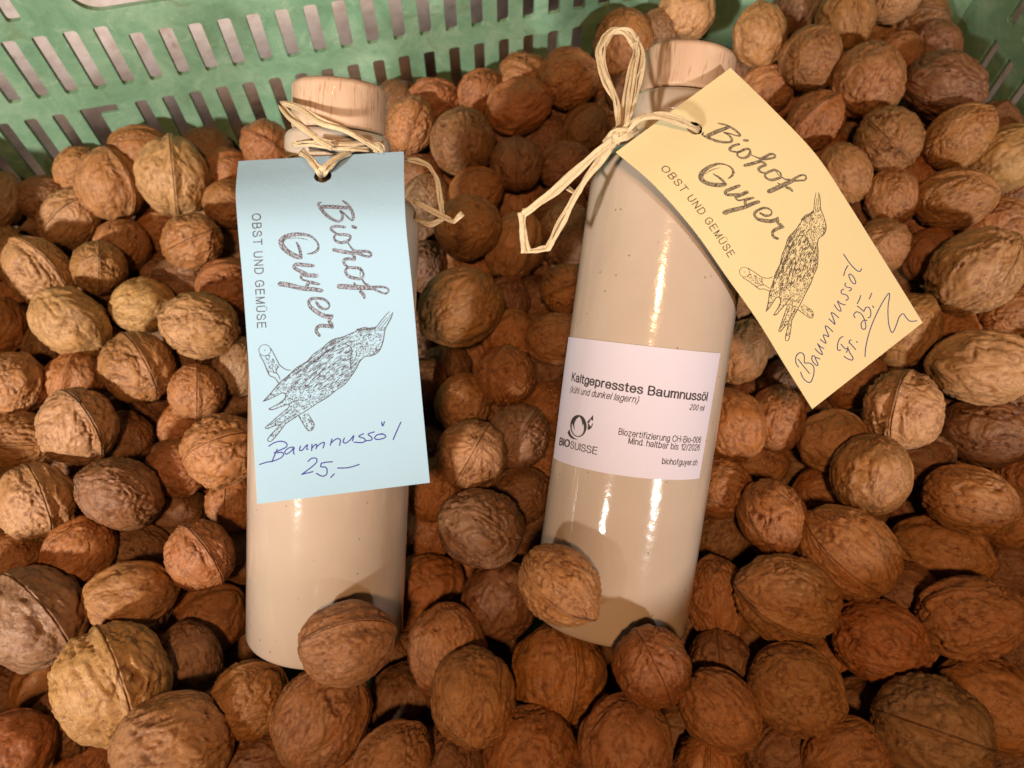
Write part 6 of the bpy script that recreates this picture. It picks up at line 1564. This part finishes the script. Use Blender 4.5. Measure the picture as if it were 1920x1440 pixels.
PEN_B = conv(z4, 6, [W(s, 13) for s in (
    [(205, 700), (270, 660), (350, 645), (405, 670), (400, 710), (340, 740), (265, 775)], [(300, 735), (270, 800), (240, 875)],
    [(300, 775), (350, 770), (370, 790), (340, 830), (260, 865), (180, 880), (100, 905)],
    [(480, 710), (430, 720), (385, 760), (400, 790), (450, 760), (490, 715), (480, 760), (490, 790)],
    [(560, 700), (550, 745), (580, 745), (620, 700), (640, 685), (630, 730), (645, 735)],
    [(690, 680), (688, 715), (685, 750)], [(690, 720), (730, 680), (745, 690), (735, 730)], [(740, 710), (790, 670), (830, 660), (815, 720)],
    [(915, 620), (895, 690)], [(900, 670), (960, 620), (1000, 620), (1010, 640), (1000, 690)],
    [(1055, 610), (1040, 650), (1070, 665), (1120, 630), (1160, 580), (1145, 640)],
    [(1270, 560), (1215, 590), (1270, 610), (1290, 640), (1250, 660), (1165, 655)], [(1390, 540), (1320, 565), (1360, 600), (1360, 630), (1290, 640)],
    [(1480, 560), (1420, 575), (1395, 610), (1430, 625), (1500, 610), (1520, 585), (1480, 560), (1470, 570)],
    [(1475, 430), (1480, 470)], [(1505, 425), (1490, 470)], [(1690, 430), (1640, 540), (1605, 625)],
    [(645, 870), (690, 835), (740, 840), (740, 880), (690, 930), (575, 1015)], [(575, 1015), (640, 1000), (700, 985)],
    [(920, 875), (850, 880), (800, 890)], [(795, 890), (790, 930), (840, 935), (860, 970), (850, 1020), (800, 1035), (740, 1005)],
    [(940, 1010), (900, 1050)], [(980, 945), (1100, 940), (1220, 905)])])
vs, fs = [], []
for st in PEN_B: strip(st, on_blue, vs, fs)
flat('handwriting', vs, fs, M_PEN_B, tag_b)
PEN_Y = conv(z6, 6.857, [W(s, 12.5) for s in (
    [(255, 880), (220, 820), (225, 740), (270, 695), (320, 715), (330, 770), (335, 825), (400, 830), (450, 880), (450, 970), (420, 1060), (380, 1075), (320, 1030), (280, 945)],
    [(250, 780), (320, 870), (395, 960)], [(430, 735), (425, 780), (445, 820), (490, 860), (505, 845), (480, 790), (460, 740), (440, 735)], [(480, 755), (530, 775)],
    [(470, 645), (510, 690), (560, 720), (550, 680), (500, 580)], [(500, 580), (540, 620), (580, 640)],
    [(535, 525), (580, 560), (610, 570), (580, 500), (575, 465), (610, 475), (645, 485), (610, 400), (600, 350), (640, 370), (695, 425)],
    [(645, 260), (690, 300), (725, 330), (700, 250), (675, 180), (720, 200), (770, 245)],
    [(825, 485), (780, 520), (755, 600), (760, 660), (795, 660)], [(800, 585), (850, 640), (885, 640), (890, 620)],
    [(870, 690), (895, 645), (910, 690), (955, 760), (940, 790), (880, 770), (840, 740)], [(905, 560), (950, 610), (990, 655)], [(905, 570), (910, 540), (930, 530)],
    [(1000, 552), (1010, 562)])]) + conv(z5, 6.857, [W(s, 12) for s in (
    [(715, 765), (760, 830), (800, 845), (790, 800), (755, 715), (800, 750), (855, 765)],
    [(835, 565), (805, 580), (810, 620), (860, 635), (890, 660), (890, 695), (865, 705)], [(865, 485), (850, 505), (870, 535), (920, 545), (935, 570), (905, 585)],
    [(900, 380), (925, 370), (970, 420), (990, 480), (965, 495), (925, 450), (905, 400), (900, 380)], [(835, 390), (860, 310), (890, 260)],
    [(835, 115), (920, 240), (1000, 320), (1045, 335), (1065, 300)],
    [(980, 930), (965, 890), (1000, 855), (1060, 880), (1100, 950), (1120, 1030), (1110, 1075), (1070, 1070), (1060, 1010), (1090, 965), (1135, 965)],
    [(1010, 780), (1060, 820), (1095, 850)], [(1095, 850), (1120, 800), (1160, 800), (1185, 860), (1175, 920), (1150, 930)], [(1010, 750), (1035, 700), (1055, 645)],
    [(1205, 780), (1220, 790), (1215, 800)], [(1165, 690), (1195, 615)],
    [(1110, 1430), (1120, 1300), (1170, 1100), (1240, 920), (1330, 740), (1410, 620), (1425, 650), (1405, 800), (1410, 980), (1440, 1100), (1470, 1115), (1510, 1030),
     (1550, 920), (1600, 880), (1640, 930), (1690, 975), (1775, 970)])])
vs, fs = [], []
for st in PEN_Y: strip(st, on_yellow, vs, fs)
flat('handwriting', vs, fs, M_PEN_Y, tag_y)


# ------------------------------------------------------------------ raffia
def ribbon(name, pts, width, parent, seed=0, smooth=5, twist=.6, fold=.20, taper=0):
    """A creased strip of raffia through 3-D points; the strip is faced to the viewer and turns a little along its length."""
    rr = random.Random(seed)
    P = [Vector(p) for p in pts]
    q = []
    for i in range(len(P) - 1):
        a, b, c, d = P[max(i - 1, 0)], P[i], P[i + 1], P[min(i + 2, len(P) - 1)]
        for k in range(smooth):
            t = k / smooth
            if smooth == 1: q.append(b)
            else: q.append(.5 * ((2 * b) + (c - a) * t + (2 * a - 5 * b + 4 * c - d) * t * t + (3 * b - a - 3 * c + d) * t ** 3))
    q.append(P[-1])
    n = len(q)
    m = 7
    vs, uvs = [], []
    cr = [rr.uniform(-1, 1) for _ in range(m)]
    ph = rr.uniform(0, 6)
    ln = 0
    for i in range(n):
        d = (q[min(i + 1, n - 1)] - q[max(i - 1, 0)]).normalized()
        view = (CAM - q[i]).normalized()
        s = d.cross(view).normalized()
        nn = s.cross(d).normalized()
        a = twist * math.sin(ph + i * .35 + seed)
        s2 = s * math.cos(a) + nn * math.sin(a)
        n2 = nn * math.cos(a) - s * math.sin(a)
        wv = width * (1 + .16 * math.sin(ph * 2 + i * .8) + .08 * rr.uniform(-1, 1)) * (1 - taper * (i / n))
        if i: ln += (q[i] - q[i - 1]).length
        for j in range(m):
            u = j / (m - 1) - .5
            h = fold * width * (cr[j] * .5 + .35 * math.sin(i * .5 + j * 1.9 + ph)) * .5 + (.25 - u * u) * fold * width * .9
            vs.append(q[i] + s2 * (u * wv) + n2 * h)
            uvs.append((j / (m - 1), ln * 12 + seed))
    fs = [(i * m + j, i * m + j + 1, (i + 1) * m + j + 1, (i + 1) * m + j) for i in range(n - 1) for j in range(m - 1)]
    me = mesh(name, vs, fs)
    uvl = me.uv_layers.new(name='UVMap')
    for l_ in me.loops: uvl.data[l_.index].uv = uvs[l_.vertex_index]
    o = link(name, me, M_RAFFIA, parent)
    so = o.modifiers.new('thick', 'SOLIDIFY')
    so.thickness = .00028
    so.offset = 0
    return o


PXM = .265 / F                                # metres per picture pixel near the bottle necks


def rib(name, pts, wpx, parent, seed, **kw):
    """A raffia strand: two thinner strips side by side that part and meet, with a stray fibre."""
    P = [at(*p) for p in pts]
    w_ = wpx * PXM
    rr = random.Random(seed * 7)
    out = []
    for k, sg in enumerate((-1, 1)):
        Q = []
        for i, p in enumerate(P):
            d = (P[min(i + 1, len(P) - 1)] - P[max(i - 1, 0)]).normalized()
            s_ = d.cross((CAM - p).normalized()).normalized()
            gap = .24 + .12 * math.sin(i * 1.7 + seed)
            Q.append(p + s_ * (sg * w_ * gap) + (CAM - p).normalized() * (.0003 * sg))
        out.append(ribbon(name, Q, w_ * rr.uniform(.5, .66), parent, seed + 50 * k, **kw))
    if len(P) > 4:
        Q = [p + Vector((rr.uniform(-1, 1), rr.uniform(-1, 1), rr.uniform(0, 1))) * (.0007 + .0012 * (i == len(P) - 1)) for i, p in enumerate(P)]
        ribbon('fibre', Q, .0004, parent, seed + 99, fold=.1)
    return out[0]


def neck_ring(name, fr, h, rad, wid, parent, seed, tilt=0.0):
    base, xv, yv, ax, L = fr
    pts = []
    for k in range(25):
        a = 2 * math.pi * k / 24
        pts.append(base + ax * (h + tilt * math.sin(a)) + xv * (rad * math.cos(a)) + yv * (rad * math.sin(a)))
    rr = random.Random(seed)
    P = pts
    vs, fs, uvs = [], [], []
    m = 5
    for i, p in enumerate(P):
        out = (p - (base + ax * (p - base).dot(ax))).normalized()
        for j in range(m):
            u = j / (m - 1) - .5
            vs.append(p + ax * (u * wid * (1 + .2 * math.sin(i * .9 + seed))) + out * (.0004 * math.sin(i * 1.3 + j * 2 + seed)))
            uvs.append((j / (m - 1), i * .05 + seed))
    for i in range(len(P) - 1):
        for j in range(m - 1): fs.append((i * m + j, i * m + j + 1, (i + 1) * m + j + 1, (i + 1) * m + j))
    me = mesh(name, vs, fs)
    uvl = me.uv_layers.new(name='UVMap')
    for l_ in me.loops: uvl.data[l_.index].uv = uvs[l_.vertex_index]
    o = link(name, me, M_RAFFIA, parent)
    so = o.modifiers.new('thick', 'SOLIDIFY')
    so.thickness = .0003
    return o


tie1 = empty('raffia_tie', at(625, 272, .262), 'loose raffia strands wound round the neck of the bottle with the blue tag', 'raffia tie')
b1 = frames[0]
neck_h1 = b1[4] - .0158 - .0115
neck_ring('neck_wrap', b1, neck_h1, .0164, .0026, tie1, 3, .0006)
neck_ring('neck_wrap', b1, neck_h1 + .0022, .0167, .0020, tie1, 8, -.0010)
rib('strand', [(527, 193, .2630), (562, 203, .2570), (600, 228, .2525), (640, 241, .2515), (680, 262, .2530), (712, 283, .2570)], 11, tie1, 11, twist=.4)
rib('strand', [(527, 197, .2630), (545, 219, .2575), (565, 236, .2530), (592, 258, .2512), (624, 277, .2530)], 11, tie1, 12, twist=.3)
rib('strand', [(548, 272, .2610), (580, 269, .2565), (617, 276, .2550), (655, 279, .2555), (692, 280, .2590)], 8, tie1, 13, twist=.3)
rib('strand', [(590, 262, .2560), (640, 270, .2548), (692, 268, .2570), (708, 270, .2585), (717, 277, .2595), (716, 285, .2600), (700, 281, .2590)], 7, tie1, 14, twist=.5)
rib('strand', [(564, 284, .2580), (577, 294, .2545), (589, 308, .2528), (601, 321, .2525), (607, 331, .2570)], 13, tie1, 15, twist=.2)
rib('strand', [(657, 284, .2580), (632, 297, .2545), (616, 311, .2528), (606, 321, .2525), (603, 331, .2570)], 13, tie1, 16, twist=.2)
rib('loose_end', [(735, 296, .2720), (760, 299, .2700), (782, 302, .2690), (802, 310, .2690), (812, 323, .2690), (821, 345, .2690), (825, 375, .2690), (829, 398, .2690),
                  (830, 409, .2690), (818, 417, .2690), (802, 420, .2700), (788, 413, .2720), (780, 405, .2760)], 9, tie1, 17, twist=.9)
rib('loose_end', [(776, 377, .2700), (802, 391, .2685), (832, 407, .2675), (850, 415, .2670), (852, 414, .2670), (868, 400, .2670)], 9, tie1, 18, twist=.3, smooth=2)

tie2 = empty('raffia_tie', at(1165, 255, .262), 'knotted raffia bow with an upright loop beside the yellow tag', 'raffia tie')
b2 = frames[1]
neck_h2 = b2[4] - .0158 - .0120
neck_ring('neck_wrap', b2, neck_h2, .0164, .0034, tie2, 5, .0008)
neck_ring('neck_wrap', b2, neck_h2 + .0018, .0167, .0022, tie2, 9, -.0008)
rib('bow_loop', [(1163, 252, .2560), (1160, 222, .2560), (1156, 190, .2570), (1137, 158, .2580), (1126, 120, .2590), (1121, 95, .2600), (1134, 70, .2610), (1152, 58, .2615),
                 (1170, 60, .2610), (1183, 78, .2605), (1192, 98, .2600), (1183, 135, .2590), (1172, 180, .2580), (1165, 222, .2565), (1166, 252, .2560)], 11, tie2, 21, twist=.7)
rib('bow_loop', [(1168, 252, .2555), (1178, 222, .2558), (1190, 185, .2565), (1198, 148, .2575), (1206, 114, .2585), (1200, 88, .2600), (1187, 66, .2606), (1172, 57, .2606),
                 (1152, 60, .2606), (1140, 74, .2600), (1130, 92, .2594), (1131, 118, .2585), (1140, 146, .2578), (1152, 178, .2570), (1160, 215, .2562), (1164, 250, .2556)], 10, tie2, 22, twist=.8)
rib('bow_loop', [(1170, 252, .2552), (1176, 215, .2555), (1182, 170, .2565), (1190, 125, .2580), (1196, 98, .2590), (1188, 80, .2598)], 9, tie2, 23, twist=.6)
rib('knot', [(1136, 270, .2560), (1150, 259, .2525), (1166, 252, .2515), (1182, 248, .2530), (1192, 240, .2560)], 20, tie2, 24, twist=.2, fold=.5)
rib('knot', [(1140, 262, .2550), (1158, 250, .2520), (1176, 248, .2520), (1188, 252, .2550)], 13, tie2, 25, twist=.4, fold=.6)
rib('knot', [(1158, 238, .2535), (1160, 252, .2512), (1154, 268, .2530)], 16, tie2, 26, twist=.3, fold=.5)
rib('tail', [(1160, 258, .2530), (1146, 266, .2530), (1112, 292, .2540), (1078, 324, .2555), (1040, 358, .2570), (1006, 384, .2580), (981, 402, .2590)], 14, tie2, 27, twist=.3)
rib('tail', [(979, 398, .2590), (980, 425, .2595), (983, 450, .2600), (987, 474, .2605)], 14, tie2, 28, twist=.1, fold=.6)
rib('tail', [(984, 471, .2608), (1000, 470, .2608), (1014, 467, .2606), (1031, 464, .2602)], 9, tie2, 29, twist=.4, fold=.6)
rib('tail', [(1026, 468, .2602), (1038, 444, .2595), (1056, 410, .2585), (1074, 376, .2570), (1096, 340, .2555), (1124, 302, .2545), (1152, 266, .2535)], 12, tie2, 30, twist=.3)
rib('tail', [(1156, 266, .2532), (1128, 296, .2545), (1098, 334, .2558), (1084, 362, .2575), (1066, 352, .2600)], 8, tie2, 31, twist=.6)
rib('strand', [(1166, 254, .2520), (1178, 238, .2518), (1194, 226, .2500), (1222, 217, .2485), (1252, 219, .2495), (1280, 230, .2515), (1302, 241, .2540), (1311, 245, .2580)], 14, tie2, 32, twist=.25, taper=.25)
